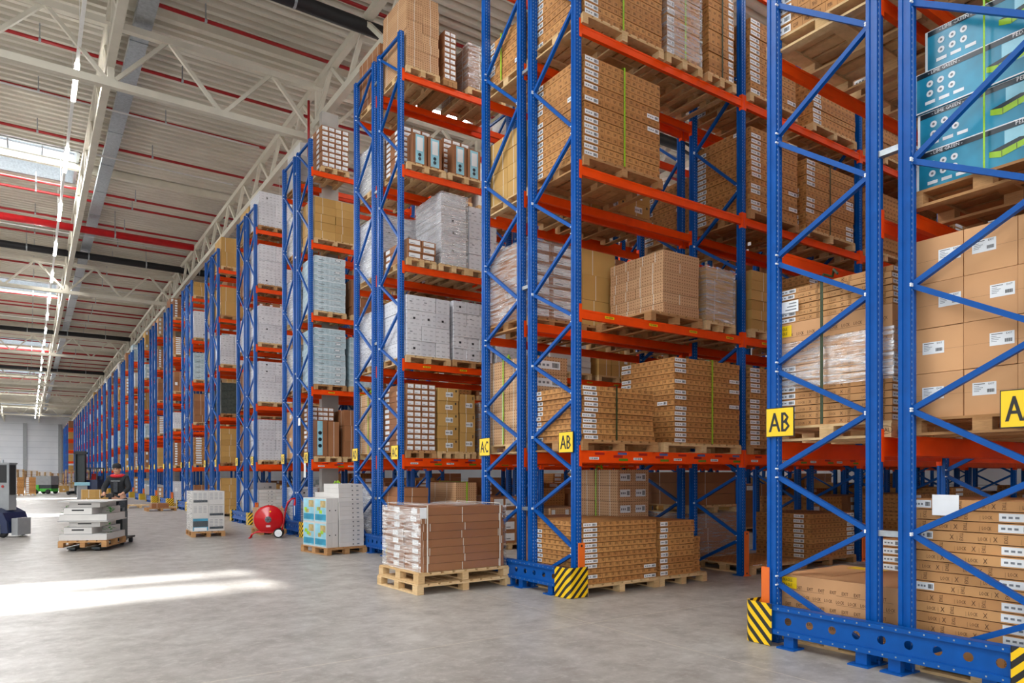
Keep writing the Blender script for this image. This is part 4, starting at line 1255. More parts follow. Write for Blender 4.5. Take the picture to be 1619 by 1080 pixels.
# deeper loads seen through the gaps of the third to seventh racks
for i in range(2, 7):
    for lev in range(0, 6):
        for row in 'nf':
            for xa in ((9.75, 11.2) if i <= 3 else (7.6, 9.8)):
                if i == 2 and row == 'n' or RND.random() < 0.75:
                    kd = RND.choice(pool); h = RND.uniform(0.8, 1.4)
                    load(i, row, lev, 'deep', xa, xa + 1.2, kd, max(1, int(h / LH[kd])), LH[kd], 1 if kd in ('flat', 'blue', 'grey') else 3, 1, single=False)
for lev in range(0, 5):
    for xa in (13.2, 14.7, 16.6, 18.1, 20.1, 21.7, 23.6, 25.2, 27.0, 28.6):
        if RND.random() < 0.8: load(1, 'f', lev, 'deep', xa, xa + 1.25, RND.choice(['flat', 'brown', 'lab']), 6, 0.17, 1, 1, single=False)
        if xa > 16: load(1, 'n', lev, 'deep', xa, xa + 1.3, 'flat', RND.randint(9, 12), 0.1, 1, 1, single=False)
        load(2, 'n', lev, 'deep', xa, xa + 1.3, RND.choice(['flat', 'brown', 'kraft']), RND.randint(4, 6), 0.2, 1, 1, single=False)
for i in (2, 3, 4):
    for row in 'nf':
        for xa in (9.75, 11.3, 13.2, 14.75, 16.65, 18.2, 20.1, 21.65, 23.55, 25.1, 27.0, 28.5):
            if i in (2, 3) and xa < 12.8: continue
            if i == 2 and row == 'n' and xa > 13: continue
            load(i, row, 0, 'deep', xa, xa + 1.3, RND.choice(['brown', 'flat', 'kraft', 'brown']), RND.randint(6, 9), 0.17, 1, 1, single=False)
for lev in range(1, 6):
    for i in range(4):
        sbox(RND.choice(['brown', 'kraft']), (5.7, 143.4 + 5.44 * i, LV[lev] + 0.1), (7.0, 144.6 + 5.44 * i, LV[lev] + 1.2))

#@@FLOORTHINGS
# ------------------------------------------------------------------ wrapped brown cartons on two pallets
def local_stack(origin, rz, items): ...
A = Vector((4.33, 8.61)); Bv = Vector((5.89, 8.66)) - A; ang = math.atan2(Bv.y, Bv.x)
fx, fy = 1.56, 1.24
Mz = Matrix.Rotation(ang, 3, 'Z')
def FP(x, y, z=0.0):
    v = Mz @ Vector((x, y, 0)); return (A.x + v.x, A.y + v.y, z)
for k, (dx, dw) in enumerate(((0.0, 0.0), (0.035, 0.04))):
    me = pallet_mesh(fx - dw, fy - dw)
    link('pallet', me, None, FP(fx / 2 + dx * 0, fy / 2, 0.001 + k * 0.146), ang + (0.006 if k else 0), label='%s pale pallet of the pair under the wrapped brown cartons' % ['lower', 'upper'][k], cat='pallet', group='pallets on the open floor')
nl, lh = 8, 0.111
zb = 0.294
for l in range(nl):
    for iy in range(2):
        cy = fy / 2 + (iy - 0.5) * 0.56
        sx = RND.uniform(-0.02, 0.02)
        cw, cd = 1.34, 0.555
        key = ('fg', l)
        b = MB(); b.box((-cw / 2, -cd / 2, 0), (cw / 2, cd / 2, lh - 0.004), 0)
        d = (cw, cd, lh - 0.004)
        for u in (0.05 + 0.02 * (l % 3), 0.62 + 0.05 * ((l * 7) % 4) / 4, 1.25 + 0.015 * (l % 4)):
            decal(b, '-y', d, u, 0, u + 0.012, lh - 0.004, 1)
        decal(b, '-x', d, cd * 0.42, 0.02, cd * 0.42 + 0.17, lh - 0.02, 2)
        decal(b, '-x', d, cd * 0.98, 0, cd * 0.98 + 0.008, lh - 0.004, 1)
        link('long_brown_carton', b.mesh('long_brown_carton', ['card_brown', 'band_white', 'label_white']), None, FP(fx / 2 + sx + 0.01, cy, zb + l * lh), ang + RND.uniform(-0.006, 0.006),
             label='long brown carton, %s, %s side of wrapped floor stack' % (NTH[nl - 1 - l] + ('' if l == nl - 1 else ' from top'), ['near', 'far'][iy]), cat='carton', group='long brown cartons of the wrapped floor stack')
zt = zb + nl * lh
b = MB()
xa, xb, ya, yb = 0.07, 1.5, 0.03, fy - 0.03
n = 14
rr = random.Random(4)
per = [(xa, yb), (xa, ya), (xb, ya), (xb, yb)]
# film hugs the left and the front, more loosely over the top
for k in range(4):
    (x0_, y0_), (x1_, y1_) = per[k], per[(k + 1) % 4]
    m = 10
    for q in range(m):
        z0_, z1_ = zb + (zt - zb) * q / m, zb + (zt - zb) * (q + 1) / m
        if k == 1 and q < m - 2: pass
        b.quad([FP(x0_, y0_, z0_), FP(x1_, y1_, z0_), FP(x1_, y1_, z1_), FP(x0_, y0_, z1_)], 0 if k != 1 else 1)
g = 8
gz = [[zt + 0.012 + rr.uniform(0, 0.022) + 0.015 * math.sin(i_ * 1.3) for j_ in range(g + 1)] for i_ in range(g + 1)]
for i_ in range(g):
    for j_ in range(g):
        c_ = lambda i, j: FP(xa + (xb - xa) * i / g, ya + (yb - ya) * j / g, gz[i][j])
        b.quad([c_(i_, j_), c_(i_ + 1, j_), c_(i_ + 1, j_ + 1), c_(i_, j_ + 1)], 0)
a = N('thin_film')
tr = a.n('ShaderNodeBsdfTransparent'); gl = a.n('ShaderNodeBsdfGlossy'); gl.inputs['Roughness'].default_value = 0.25
mx = a.n('ShaderNodeMixShader'); mx.inputs[0].default_value = 0.07
a.t.links.new(tr.outputs[0], mx.inputs[1]); a.t.links.new(gl.outputs[0], mx.inputs[2]); a.t.links.new(mx.outputs[0], a.out.inputs[0])
link('stretch_film', b.mesh('stretch_film', ['stretch_film', 'thin_film']), label='wrinkled clear film over the long brown cartons on the floor', cat='stretch film')
for u in (0.17, 1.38):
    b = MB()
    b.bar(FP(u, ya - 0.008, zb), FP(u, ya - 0.008, zt + 0.03), 0.016, 0.004); b.bar(FP(u, ya - 0.008, zt + 0.034), FP(u, yb + 0.008, zt + 0.034), 0.016, 0.004)
    b.bar(FP(u, yb + 0.008, zb), FP(u, yb + 0.008, zt + 0.03), 0.016, 0.004)
    link('pack_band', b.mesh('pack_band', ['band_white']), label='white packing band round the wrapped floor stack, %s one' % ('left' if u < 1 else 'right'), cat='strap', group='white packing bands')
b = MB(); b.bar(FP(0.105, ya - 0.014, zt - 0.15), FP(0.105, ya - 0.014, zt), 0.1, 0.003, 0, (1, 0, 0))
b = MB(); b.quad([FP(0.05, ya - 0.012, zt - 0.15), FP(0.155, ya - 0.012, zt - 0.15), FP(0.155, ya - 0.012, zt), FP(0.05, ya - 0.012, zt)])
b.quad([FP(0.05, ya - 0.011, zt - 0.15), FP(0.05, ya - 0.011, zt), FP(0.155, ya - 0.011, zt), FP(0.155, ya - 0.011, zt - 0.15)])
link('paper_note', b.mesh('paper_note', ['label_white']), label='white paper note at the top corner of the wrapped floor stack', cat='note')

# ------------------------------------------------------------------ white carton stack before the fourth rack
A = Vector((4.98, 13.86)); ang = 0.15; Mz = Matrix.Rotation(ang, 3, 'Z')
me = pallet_mesh(0.92, 1.15, 'pallet_dark')
link('pallet', me, None, FP(0.44, 0.575, 0.001), ang, label='brown pallet under the white carton stack on the floor', cat='pallet', group='pallets on the open floor')
zb = PH
for l in range(14):
    sh = -0.018 * (l - 4) / 9 if l > 4 else 0
    w = 0.56
    link('pale_grey_carton' if False else 'white_flat_carton', carton_mesh('grey', w, 0.62, 0.0905), None, FP(0.57 + sh * 1.6, 0.36, zb + l * 0.0925), ang + RND.uniform(-0.008, 0.008),
         label='white flat carton, %s, in the white stack on the floor' % (NTH[13 - l] + ('' if l == 13 else ' from top')), cat='carton', group='white flat cartons of the floor stack')
def art_box(w, d, h, seed):
    b = MB(); b.box((-w / 2, -d / 2, 0), (w / 2, d / 2, h), 0); dd = (w, d, h)
    decal(b, '-x', dd, 0.02, 0.02, d - 0.02, h - 0.02, 1, 0.002)
    decal(b, '-x', dd, 0.02, h * 0.1, d - 0.02, h * 0.34, 2, 0.003)
    rr = random.Random(seed)
    for k in range(3):
        u = rr.uniform(0.04, d - 0.2); v = h * rr.uniform(0.35, 0.6)
        decal(b, '-x', dd, u, v, u + 0.12, v + h * 0.14, 3 + k % 2, 0.004)
    decal(b, '-x', dd, d * 0.5, h * 0.62, d - 0.03, h * 0.9, 4, 0.0035)
    b.tube([(w * 0.05, -d / 2 - 0.001, h * 0.5), (w * 0.05, -d / 2 - 0.003, h * 0.5)], 0.014, 8, 5)
    return b.mesh('picture_carton', ['card_grey', 'art_sky', 'art_blue', 'art_lime', 'art_sand', 'ink'])
for q in range(2):
    for r_ in range(2):
        for c_ in range(2):
            link('picture_carton', art_box(0.13, 0.5, 0.5, q * 3 + r_), None, FP(0.065 + c_ * 0.132, 0.32 + r_ * 0.505, zb + q * 0.503), ang,
                 label='upright picture carton, %s %s %s, beside white floor stack' % (['lower', 'upper'][q], ['near', 'far'][r_], ['outer', 'inner'][c_]), cat='carton', group='upright picture cartons')
for l in range(12):
    link('white_flat_carton', carton_mesh('grey', 0.56, 0.42, 0.0905), None, FP(0.57, 0.9, zb + l * 0.0925), ang, label='white flat carton, %s, rear column of the white floor stack' % (NTH[11 - l] + ('' if l == 11 else ' from top')), cat='carton', group='white flat cartons of the floor stack, rear')
b = MB(); z_ = zb + 14 * 0.0925
b.tube([FP(0.3, 0.3, z_ + 0.01), FP(0.34, 0.33, z_ + 0.05), FP(0.38, 0.3, z_ + 0.02), FP(0.42, 0.36, z_ + 0.06), FP(0.46, 0.34, z_ + 0.01)], 0.014, 6)
link('load_strap', b.mesh('load_strap', ['strap_green']), label='lime strap end crumpled on top of the white floor stack', cat='strap')

# ------------------------------------------------------------------ wrapped white cartons farther along the aisle
A = Vector((3.75, 19.6)); ang = 0.55; 
A = Vector((3.49, 19.82)); ang = -0.05; Mz = Matrix.Rotation(ang, 3, 'Z')
link('pallet', pallet_mesh(0.82, 1.2, 'pallet_dark'), None, FP(0.41, 0.6, 0.001), ang, label='brown pallet under the white wrapped carton block', cat='pallet', group='pallets on the open floor')
def panel_box(w, d, h, style):
    b = MB(); b.box((-w / 2, -d / 2, 0), (w / 2, d / 2, h), 0); dd = (w, d, h)
    for r_ in range(5):
        for c_ in range(3):
            if style != 2: decal(b, '-y', dd, w * (0.08 + 0.3 * c_), h * (0.4 + 0.11 * r_), w * (0.28 + 0.3 * c_), h * (0.43 + 0.11 * r_), 1, 0.002)
    if style == 0: decal(b, '-y', dd, w * 0.06, h * 0.16, w * 0.94, h * 0.34, 2, 0.002)
    if style == 2:
        decal(b, '-y', dd, 0.01, h * 0.05, w - 0.01, h * 0.97, 3, 0.002); decal(b, '-y', dd, 0.01, h * 0.34, w - 0.01, h * 0.78, 2, 0.003)
        decal(b, '-y', dd, w * 0.1, h * 0.06, w * 0.9, h * 0.3, 4, 0.003)
    return b.mesh('white_panel_carton', ['card_grey', 'grey_ink', 'art_dark', 'art_blue', 'label_white'])
for l in range(3):
    for c_ in range(2):
        for r_ in range(2):
            st = [[2, 0], [1, 0], [0, 1]][l][c_]
            link('white_panel_carton', panel_box(0.385, 0.56, 0.345, st), None, FP(0.215 + c_ * 0.39, 0.31 + r_ * 0.57, PH + l * 0.35), ang,
                 label='white carton, %s layer, %s %s, in the wrapped block on the aisle floor' % (['bottom', 'middle', 'top'][l], ['left', 'right'][c_], ['front', 'back'][r_]), cat='carton', group='white cartons of the wrapped floor block')
b = MB()
for (p, q) in (((0.012, 1.19), (0.012, 0.02)), ((0.012, 0.02), (0.81, 0.02)), ((0.81, 0.02), (0.81, 1.19))):
    b.quad([FP(*p, PH), FP(*q, PH), FP(*q, PH + 1.06), FP(*p, PH + 1.06)], 0 if p[0] == 0.012 and q[0] == 0.012 else 1)
b.quad([FP(0.012, 0.02, PH + 1.062), FP(0.81, 0.02, PH + 1.062), FP(0.81, 1.19, PH + 1.062), FP(0.012, 1.19, PH + 1.062)], 0)
link('stretch_film', b.mesh('stretch_film', ['stretch_film', 'thin_film']), label='clear film round the white carton block on the aisle floor', cat='stretch film')

# ------------------------------------------------------------------ red hose reel on wheels
rl = link('hose_reel', None, None, (5.26, 18.62, 0), 0.0, label='red wheeled hose reel standing before the racks', cat='hose reel')
# local: x along the picture, y away
yaw = -THETA + 0.25
rl.rotation_euler = (0, 0, yaw); rl.scale = (0.92, 0.92, 0.92)
b = MB(); b.lathe([(0.0, -0.2), (0.13, -0.2), (0.15, -0.175), (0.3, -0.165), (0.315, -0.15), (0.385, -0.145), (0.39, -0.115), (0.385, -0.1), (0.2, -0.1)], (-0.15, 0, 0.52), 'y', 40)
b2 = b.mesh('front_disc', ['red_enamel'], True); link('front_disc', b2, rl)
b = MB(); b.lathe([(0.0, 0.1), (0.385, 0.1), (0.39, 0.115), (0.385, 0.14), (0.0, 0.16)], (-0.15, 0, 0.52), 'y', 40); link('back_disc', b.mesh('back_disc', ['red_enamel'], True), rl)
b = MB(); b.lathe([(0.0, -0.1), (0.3, -0.1), (0.31, 0.0), (0.3, 0.1), (0, 0.1)], (-0.15, 0, 0.52), 'y', 32); link('hose', b.mesh('hose', ['black_rubber'], True), rl)
b = MB(); b.lathe([(0.0, -0.235), (0.07, -0.23), (0.09, -0.2), (0.09, -0.19)], (-0.15, 0, 0.52), 'y', 20); 
for k in range(6): b.bar((-0.15, -0.236, 0.52), (-0.15 + 0.08 * math.cos(k * PI / 3), -0.236, 0.52 + 0.08 * math.sin(k * PI / 3)), 0.012, 0.01, 1)
link('hub', b.mesh('hub', ['grey_ink', 'ink']), rl)
b = MB(); b.cbox((-0.15, -0.172, 0.335), (0.15, 0.006, 0.075)); 
for k in range(2): b.cbox((-0.15, -0.176, 0.35 - 0.03 * k), (0.11, 0.004, 0.014), 1)
link('name_plate', b.mesh('name_plate', ['red_enamel', 'label_white']), rl)
b = MB(); b.tube([(-0.1, -0.168, 0.74), (-0.1, -0.174, 0.74)], 0.022, 10); link('warning_dot', b.mesh('warning_dot', ['sign_yellow']), rl)
b = MB()
for s_ in (-1, 1):
    y = 0.13 * s_
    b.tube([(-0.62, y, 0.02), (-0.6, y, 0.1), (-0.48, y, 0.17), (0.05, y, 0.16), (0.2, y, 0.2), (0.26, y, 0.45), (0.3, y, 0.75), (0.36, y, 0.98), (0.46, y, 1.08), (0.56, y, 1.1)], 0.02, 8)
    b.bar((-0.15, y * 1.25, 0.5), (-0.3, y, 0.17), 0.03, 0.02); b.bar((-0.15, y * 1.25, 0.5), (0.02, y, 0.17), 0.03, 0.02)
    b.tube([(-0.62, y, 0.02), (-0.66, y * 1.4, 0.01)], 0.02, 8)
for (x, z) in ((0.28, 0.66), (0.36, 0.98), (-0.48, 0.17), (0.1, 0.16), (0.56, 1.1)): b.tube([(x, -0.13, z), (x, 0.13, z)], 0.018, 8)
link('frame', b.mesh('frame', ['red_enamel'], True), rl)
for s_ in (-1, 1):
    b = MB(); b.lathe([(0.0, -0.03), (0.09, -0.03), (0.1, -0.035), (0.13, -0.03), (0.135, 0), (0.13, 0.03), (0.0, 0.03)], (0.12, 0.19 * s_, 0.136), 'y', 24)
    w_ = link('wheel', b.mesh('wheel', ['black_rubber'], True), rl)
    b = MB(); b.lathe([(0.0, -0.04), (0.03, -0.04), (0.03, 0.04), (0, 0.04)], (0.12, 0.19 * s_, 0.136), 'y', 12)
    for k in range(6): b.bar((0.12, 0.19 * s_ - 0.034, 0.136), (0.12 + 0.085 * math.cos(k * PI / 3), 0.19 * s_ - 0.034, 0.136 + 0.085 * math.sin(k * PI / 3)), 0.022, 0.008)
    b.lathe([(0.083, -0.036), (0.1, -0.036), (0.1, -0.03), (0.083, -0.03)], (0.12, 0.19 * s_, 0.136), 'y', 24)
    link('wheel_rim', b.mesh('wheel_rim', ['label_white']), w_)
b = MB(); b.tube([(0.56, -0.13, 1.08), (0.56, -0.15, 1.0), (0.55, -0.16, 0.9)], [0.02, 0.026, 0.03], 8, 0); b.tube([(0.55, -0.16, 0.9), (0.55, -0.16, 0.62)], 0.014, 6, 1)
link('nozzle', b.mesh('nozzle', ['red_enamel', 'label_white']), rl)
# dotted cartons on a small pallet behind the reel
ws = 'low stack behind red hose reel'
add_pallet(5.15, 5.85, 19.55, 20.5, 0.0, 'small brown pallet behind the red hose reel', mat='pallet_dark')
stack('dot', 5.18, 5.8, 19.6, 20.45, PH, 3, 0.19, 2, 1, ws, var=1)

#@@TRUCK
# ------------------------------------------------------------------ stand-on pallet truck with its white load and driver
hd = Vector((-0.40, -0.92)).normalized()
TA = math.atan2(hd.y, hd.x) + PI / 2          # local -y is the driving direction
TC = Vector((0.94, 17.5))
def tp(x, y, z=0.0):
    c_, s_ = math.cos(TA), math.sin(TA)
    return (TC.x + c_ * x - s_ * y, TC.y + s_ * x + c_ * y, z)
link('pallet', pallet_mesh(0.94, 1.2, 'pallet_dark'), None, tp(0, 0.6, 0.09), TA, label='brown pallet carried on the forks of the stand-on truck', cat='pallet', group='pallets on trucks')
def tray(w, d, h, hole):
    b = MB(); b.box((-w / 2, -d / 2, 0), (w / 2, d / 2, h), 0)
    if hole: decal(b, '-y', (w, d, h), w * 0.28, h * 0.5, w * 0.72, h * 0.72, 1)
    decal(b, '-y', (w, d, h), 0, h - 0.006, w, h, 2)
    return b.mesh('white_tray', ['card_grey', 'ink', 'grey_ink'])
z = 0.09 + PH
names_ = iter(['bottom large tray', 'lower front tray', 'lower rear tray', 'lower thin lid board', 'middle large tray', 'upper front tray', 'upper rear tray', 'top thin lid board'])
for m_ in range(2):
    nm = next(names_); link('white_tray', tray(0.92, 1.12, 0.135, False), None, tp(0, 0.6, z), TA, label='white %s on the moving pallet truck' % nm, cat='tray', group='white trays on the truck')
    nm = next(names_); link('white_tray', tray(0.54, 0.56, 0.14, True), None, tp(-0.1, 0.32, z + 0.136), TA, label='white %s on the moving pallet truck' % nm, cat='tray', group='white trays on the truck')
    link('white_tray', tray(0.7, 0.5, 0.14, False), None, tp(0.02, 0.88, z + 0.136), TA, label='white %s on the moving pallet truck' % ['lower back tray', 'upper back tray'][m_], cat='tray', group='white trays on the truck')
    nm = next(names_); link('white_tray', tray(0.6, 0.95, 0.115, True), None, tp(0.0, 0.6, z + 0.277), TA, label='white %s on the moving pallet truck' % nm, cat='tray', group='white trays on the truck')
    nm = next(names_); link('white_tray', tray(0.98, 1.16, 0.022, False), None, tp(0, 0.6, z + 0.393), TA, label='white %s on the moving pallet truck' % nm, cat='tray', group='white trays on the truck')
    z += 0.417
    b = MB(); rr = random.Random(m_ + 8)
    for s_ in (-1, 1):
        for q in range(12):
            x_ = 0.38 * s_ + rr.uniform(-0.03, 0.05); y_ = rr.uniform(0.15, 0.3) if s_ < 0 else rr.uniform(0.3, 0.6); z_ = z - 0.3 + rr.uniform(0, 0.2)
            p0 = Vector(tp(x_, y_, z_)); t_ = rr.uniform(0, 6.28)
            d_ = Vector((math.cos(t_), math.sin(t_), rr.uniform(-0.5, 0.6))) * 0.1
            n_ = Vector((-math.sin(t_), math.cos(t_), 0.2)) * 0.025
            b.quad([p0, p0 + d_ * 0.5 + n_, p0 + d_, p0 + d_ * 0.5 - n_])
    link('leafy_sprig', b.mesh('leafy_sprig', ['leaf_green']), label='green sprigs poking out between the %s white trays' % ['lower', 'upper'][m_], cat='plant', group='green sprigs', kind=None)
tk = link('pallet_truck', None, None, tp(0, 1.4, 0), TA, label='dark stand-on pallet truck carrying white trays, driven by the person', cat='pallet truck')
b = MB(); b.box((-0.36, -0.1, 0.1), (0.36, 0.25, 0.78)); b.prism([(-0.36, -0.1), (0.36, -0.1), (0.3, 0.25), (-0.3, 0.25)], 0.78, 0.86); link('body', b.mesh('body', ['mast_dark']), tk)
for s_ in (-1, 1):
    b = MB(); b.box((0.24 * s_ - 0.08, -1.35, 0.05), (0.24 * s_ + 0.08, -0.1, 0.085)); b.box((0.24 * s_ - 0.06, -1.3, 0.03), (0.24 * s_ + 0.06, -0.1, 0.05)); f_ = link('fork', b.mesh('fork', ['mast_dark']), tk)
    b = MB(); b.lathe([(0, -0.05), (0.042, -0.05), (0.042, 0.05), (0, 0.05)], (0.24 * s_, -1.22, 0.043), 'x', 14); link('fork_roller', b.mesh('fork_roller', ['black_rubber'], True), f_)
b = MB(); b.box((-0.34, 0.25, 0.12), (0.34, 0.85, 0.16)); b.box((-0.36, 0.25, 0.16), (-0.32, 0.85, 0.5)); link('platform', b.mesh('platform', ['black_rubber']), tk)
b = MB(); b.tube([(0, 0.1, 0.84), (0, 0.16, 1.02), (0, 0.2, 1.12)], 0.035, 8); b.tube([(-0.2, 0.22, 1.1), (-0.1, 0.2, 1.16), (0.1, 0.2, 1.16), (0.2, 0.22, 1.1)], 0.022, 8); b.cbox((0, 0.19, 1.14), (0.16, 0.09, 0.08)); link('tiller', b.mesh('tiller', ['black_rubber'], False), tk)
for (x, y) in ((-0.27, 0.15), (0.27, 0.15), (-0.27, 0.75), (0.27, 0.75)):
    b = MB(); b.lathe([(0, -0.035), (0.06, -0.035), (0.06, 0.035), (0, 0.035)], (x, y, 0.06), 'x', 16); link('wheel', b.mesh('wheel', ['black_rubber'], True), tk)

def skinned(name, verts, edges, radii, mats, sub=2, root=0):
    """grow one continuous surface round a jointed skeleton"""
    me = bpy.data.meshes.new(name); me.from_pydata(verts, edges, [])
    o = bpy.data.objects.new(name, me); COL.objects.link(o)
    md = o.modifiers.new('skin', 'SKIN'); md.use_smooth_shade = True
    if not me.skin_vertices: me.skin_vertices.new()
    for i, r in enumerate(radii):
        me.skin_vertices[0].data[i].radius = r if isinstance(r, tuple) else (r, r)
        me.skin_vertices[0].data[i].use_root = (i == root)
    sd = o.modifiers.new('sub', 'SUBSURF'); sd.levels = sub; sd.render_levels = sub
    dg = bpy.context.evaluated_depsgraph_get()
    out = bpy.data.meshes.new_from_object(o.evaluated_get(dg))
    bpy.data.objects.remove(o); bpy.data.meshes.remove(me)
    out.materials.clear()
    for m in mats: out.materials.append(MATS[m])
    out.polygons.foreach_set('material_index', [0] * len(out.polygons))
    return out

ps = link('person', None, None, tp(0.06, 1.95, 0.16), TA, label='person in black jacket with red collar and dark cap driving pallet truck', cat='person')
V, E, Rr = [], [], []
def jv(p, r, par=None):
    V.append(p); Rr.append(r)
    if par is not None: E.append((par, len(V) - 1))
    return len(V) - 1
pel = jv((0, 0, 0.94), (0.145, 0.105)); sp_ = jv((0, -0.01, 1.1), (0.135, 0.1), pel); ch = jv((0, -0.03, 1.28), (0.16, 0.115), sp_); ub = jv((0, -0.03, 1.40), (0.12, 0.09), ch)
nk = jv((0, -0.06, 1.475), 0.055, ub); hb = jv((0, -0.1, 1.535), (0.068, 0.078), nk); hc_ = jv((0, -0.115, 1.61), (0.076, 0.092), hb); ht = jv((0, -0.105, 1.68), (0.06, 0.07), hc_)
ns = jv((0, -0.2, 1.575), 0.014, hc_)
for s_ in (-1, 1):
    sh = jv((0.175 * s_, -0.02, 1.385), 0.062, ub); el = jv((0.27 * s_, -0.12, 1.14), 0.046, sh); wr = jv((0.2 * s_, -0.33, 1.02), 0.03, el); pm = jv((0.18 * s_, -0.39, 1.01), (0.036, 0.022), wr)
    for q in range(4):
        fx_ = 0.18 * s_ + (q - 1.5) * 0.02
        k1 = jv((fx_, -0.435, 1.02), 0.0095, pm); k2 = jv((fx_, -0.46 - 0.004 * (q % 2), 0.995), 0.0088, k1); k3 = jv((fx_, -0.445, 0.97), 0.008, k2)
    t1 = jv((0.145 * s_, -0.39, 0.995), 0.011, wr); t2 = jv((0.135 * s_, -0.425, 0.975), 0.009, t1)
    hp = jv((0.095 * s_, 0, 0.87), 0.095, pel); kn = jv((0.12 * s_, -0.04, 0.47), 0.062, hp); an = jv((0.13 * s_, 0.02, 0.09), 0.04, kn); to = jv((0.14 * s_, -0.13, 0.045), 0.036, an)
link('body', skinned('body', V, E, Rr, ['skin']), ps)
V, E, Rr = [], [], []
a0 = jv((0, 0, 0.92), (0.175, 0.135)); a1 = jv((0, -0.01, 1.1), (0.165, 0.13), a0); a2 = jv((0, -0.03, 1.28), (0.19, 0.145), a1); a3 = jv((0, -0.03, 1.40), (0.14, 0.11), a2); a4 = jv((0, -0.045, 1.45), (0.085, 0.08), a3)
for s_ in (-1, 1):
    b0 = jv((0.18 * s_, -0.02, 1.385), 0.083, a3); b1 = jv((0.275 * s_, -0.12, 1.14), 0.066, b0); b2 = jv((0.21 * s_, -0.31, 1.03), 0.046, b1)
jk = link('jacket', skinned('jacket', V, E, Rr, ['black_cloth']), ps)
b = MB(); b.box((-0.045, -0.19, 1.05), (0.045, -0.175, 1.3)); b.box((-0.1, -0.193, 1.315), (0.1, -0.18, 1.322), 1); link('chest_panel', b.mesh('chest_panel', ['grey_cloth', 'label_white']), jk)
b = MB(); b.tube([(0.1 * math.cos(t) * 1.25, -0.05 + 0.105 * math.sin(t), 1.445 + 0.012 * math.sin(t)) for t in [2 * PI * q / 16 for q in range(16)]], 0.036, 8, 0, True); link('collar', b.mesh('collar', ['red_cloth'], True), jk)['label'] = 'red collar'
V, E, Rr = [], [], []
a0 = jv((0, 0, 0.96), (0.155, 0.12))
for s_ in (-1, 1):
    b0 = jv((0.098 * s_, 0, 0.86), 0.115, a0); b1 = jv((0.12 * s_, -0.035, 0.47), 0.085, b0); b2 = jv((0.13 * s_, 0.02, 0.07), 0.066, b1)
link('trousers', skinned('trousers', V, E, Rr, ['grey_cloth']), ps)
for s_ in (-1, 1):
    link('shoe', skinned('shoe', [(0.13 * s_, 0.04, 0.05), (0.135 * s_, -0.05, 0.05), (0.14 * s_, -0.16, 0.04)], [(0, 1), (1, 2)], [0.05, 0.052, 0.045], ['black_rubber']), ps)
b = MB(); b.lathe([(0.082, 1.60 - 1.6), (0.094, 0.02), (0.094, 0.05), (0.085, 0.09), (0.06, 0.118), (0.02, 0.13)], (0, -0.1, 1.615), 'z', 20); b.box((-0.06, -0.255, 1.625), (0.06, -0.17, 1.637)); link('cap', b.mesh('cap', ['black_cloth'], True), ps)
b = MB()
for s_ in (-1, 1):
    b.lathe([(0.0, -0.006), (0.009, -0.004), (0.011, 0), (0.0, 0.006)], (0.03 * s_, -0.198, 1.603), 'y', 10, 0); b.lathe([(0, -0.008), (0.018, -0.004), (0.028, 0.008), (0, 0.012)], (0.082 * s_, -0.1, 1.585), 'x', 10, 1)
b.box((-0.024, -0.197, 1.538), (0.024, -0.18, 1.545), 2)
link('face', b.mesh('face', ['ink', 'skin', 'brown_ink']), ps)

# ------------------------------------------------------------------ things on the open floor farther off
add_pallet(1.3, 2.1, 25.1, 26.3, 0, 'pallet under the small mustard stack beyond the pallet truck', mat='pallet_dark')
stack('kraft', 1.34, 2.06, 25.15, 25.75, PH, 4, 0.255, 2, 1, 'stack beyond the driver, on the open floor')
b = MB(); b.box((-0.16, -0.16, 0), (0.16, 0.16, 1.22)); b.box((-0.24, -0.2, 1.22), (0.24, 0.2, 1.34), 1)
link('floor_pedestal', b.mesh('floor_pedestal', ['machine_grey', 'art_sky']), None, (1.66, 31.0, 0), label='pale pedestal with light blue top, behind the driver', cat='pedestal')
add_pallet(3.9, 5.1, 38.6, 39.6, 0, 'empty pallet on the floor before the seventh rack', mat='pallet_wood')
add_pallet(4.3, 5.5, 34.8, 35.7, 0, 'pallet with a low brown box on the floor by the sixth rack', mat='pallet_dark')
stack('brown', 4.5, 5.2, 34.9, 35.5, PH, 1, 0.2, 1, 1, 'on the floor pallet by the sixth rack')
# wrapping robot at the left edge
wr_ = link('wrapping_robot', None, None, (-0.54, 22.9, 0), -THETA, label='navy wheeled wrapping robot with tall grey column at the left edge', cat='machine')
prof = [(-0.85, 0.12), (-0.85, 0.4), (-0.7, 0.62), (-0.4, 0.74), (0.05, 0.76), (0.28, 0.64), (0.38, 0.42), (0.4, 0.12)]
b = MB(); n = len(prof)
for y in (-0.42, 0.42):
    for (x, z) in prof: b.v.append((x, y, z))
for j in range(n): b.f.append((j, (j + 1) % n, n + (j + 1) % n, n + j)); b.m.append(0)
b.f.append(tuple(range(n))[::-1]); b.m.append(0); b.f.append(tuple(range(n, 2 * n))); b.m.append(0)
link('hull', b.mesh('hull', ['machine_navy']), wr_)
b = MB(); b.box((0.0, -0.44, 0.1), (0.22, -0.42, 0.34)); b.box((-0.2, -0.43, 0.55), (0.12, -0.42, 0.72)); link('grey_cover', b.mesh('grey_cover', ['machine_grey']), wr_)
b = MB(); b.bar((-0.1, -0.425, 0.42), (0.0, -0.425, 0.47), 0.02, 0.006); b.bar((0.02, -0.425, 0.44), (0.12, -0.425, 0.46), 0.02, 0.006); b.box((-0.6, -0.427, 0.24), (-0.1, -0.424, 0.265), 1); link('side_mark', b.mesh('side_mark', ['label_white', 'art_lime']), wr_)
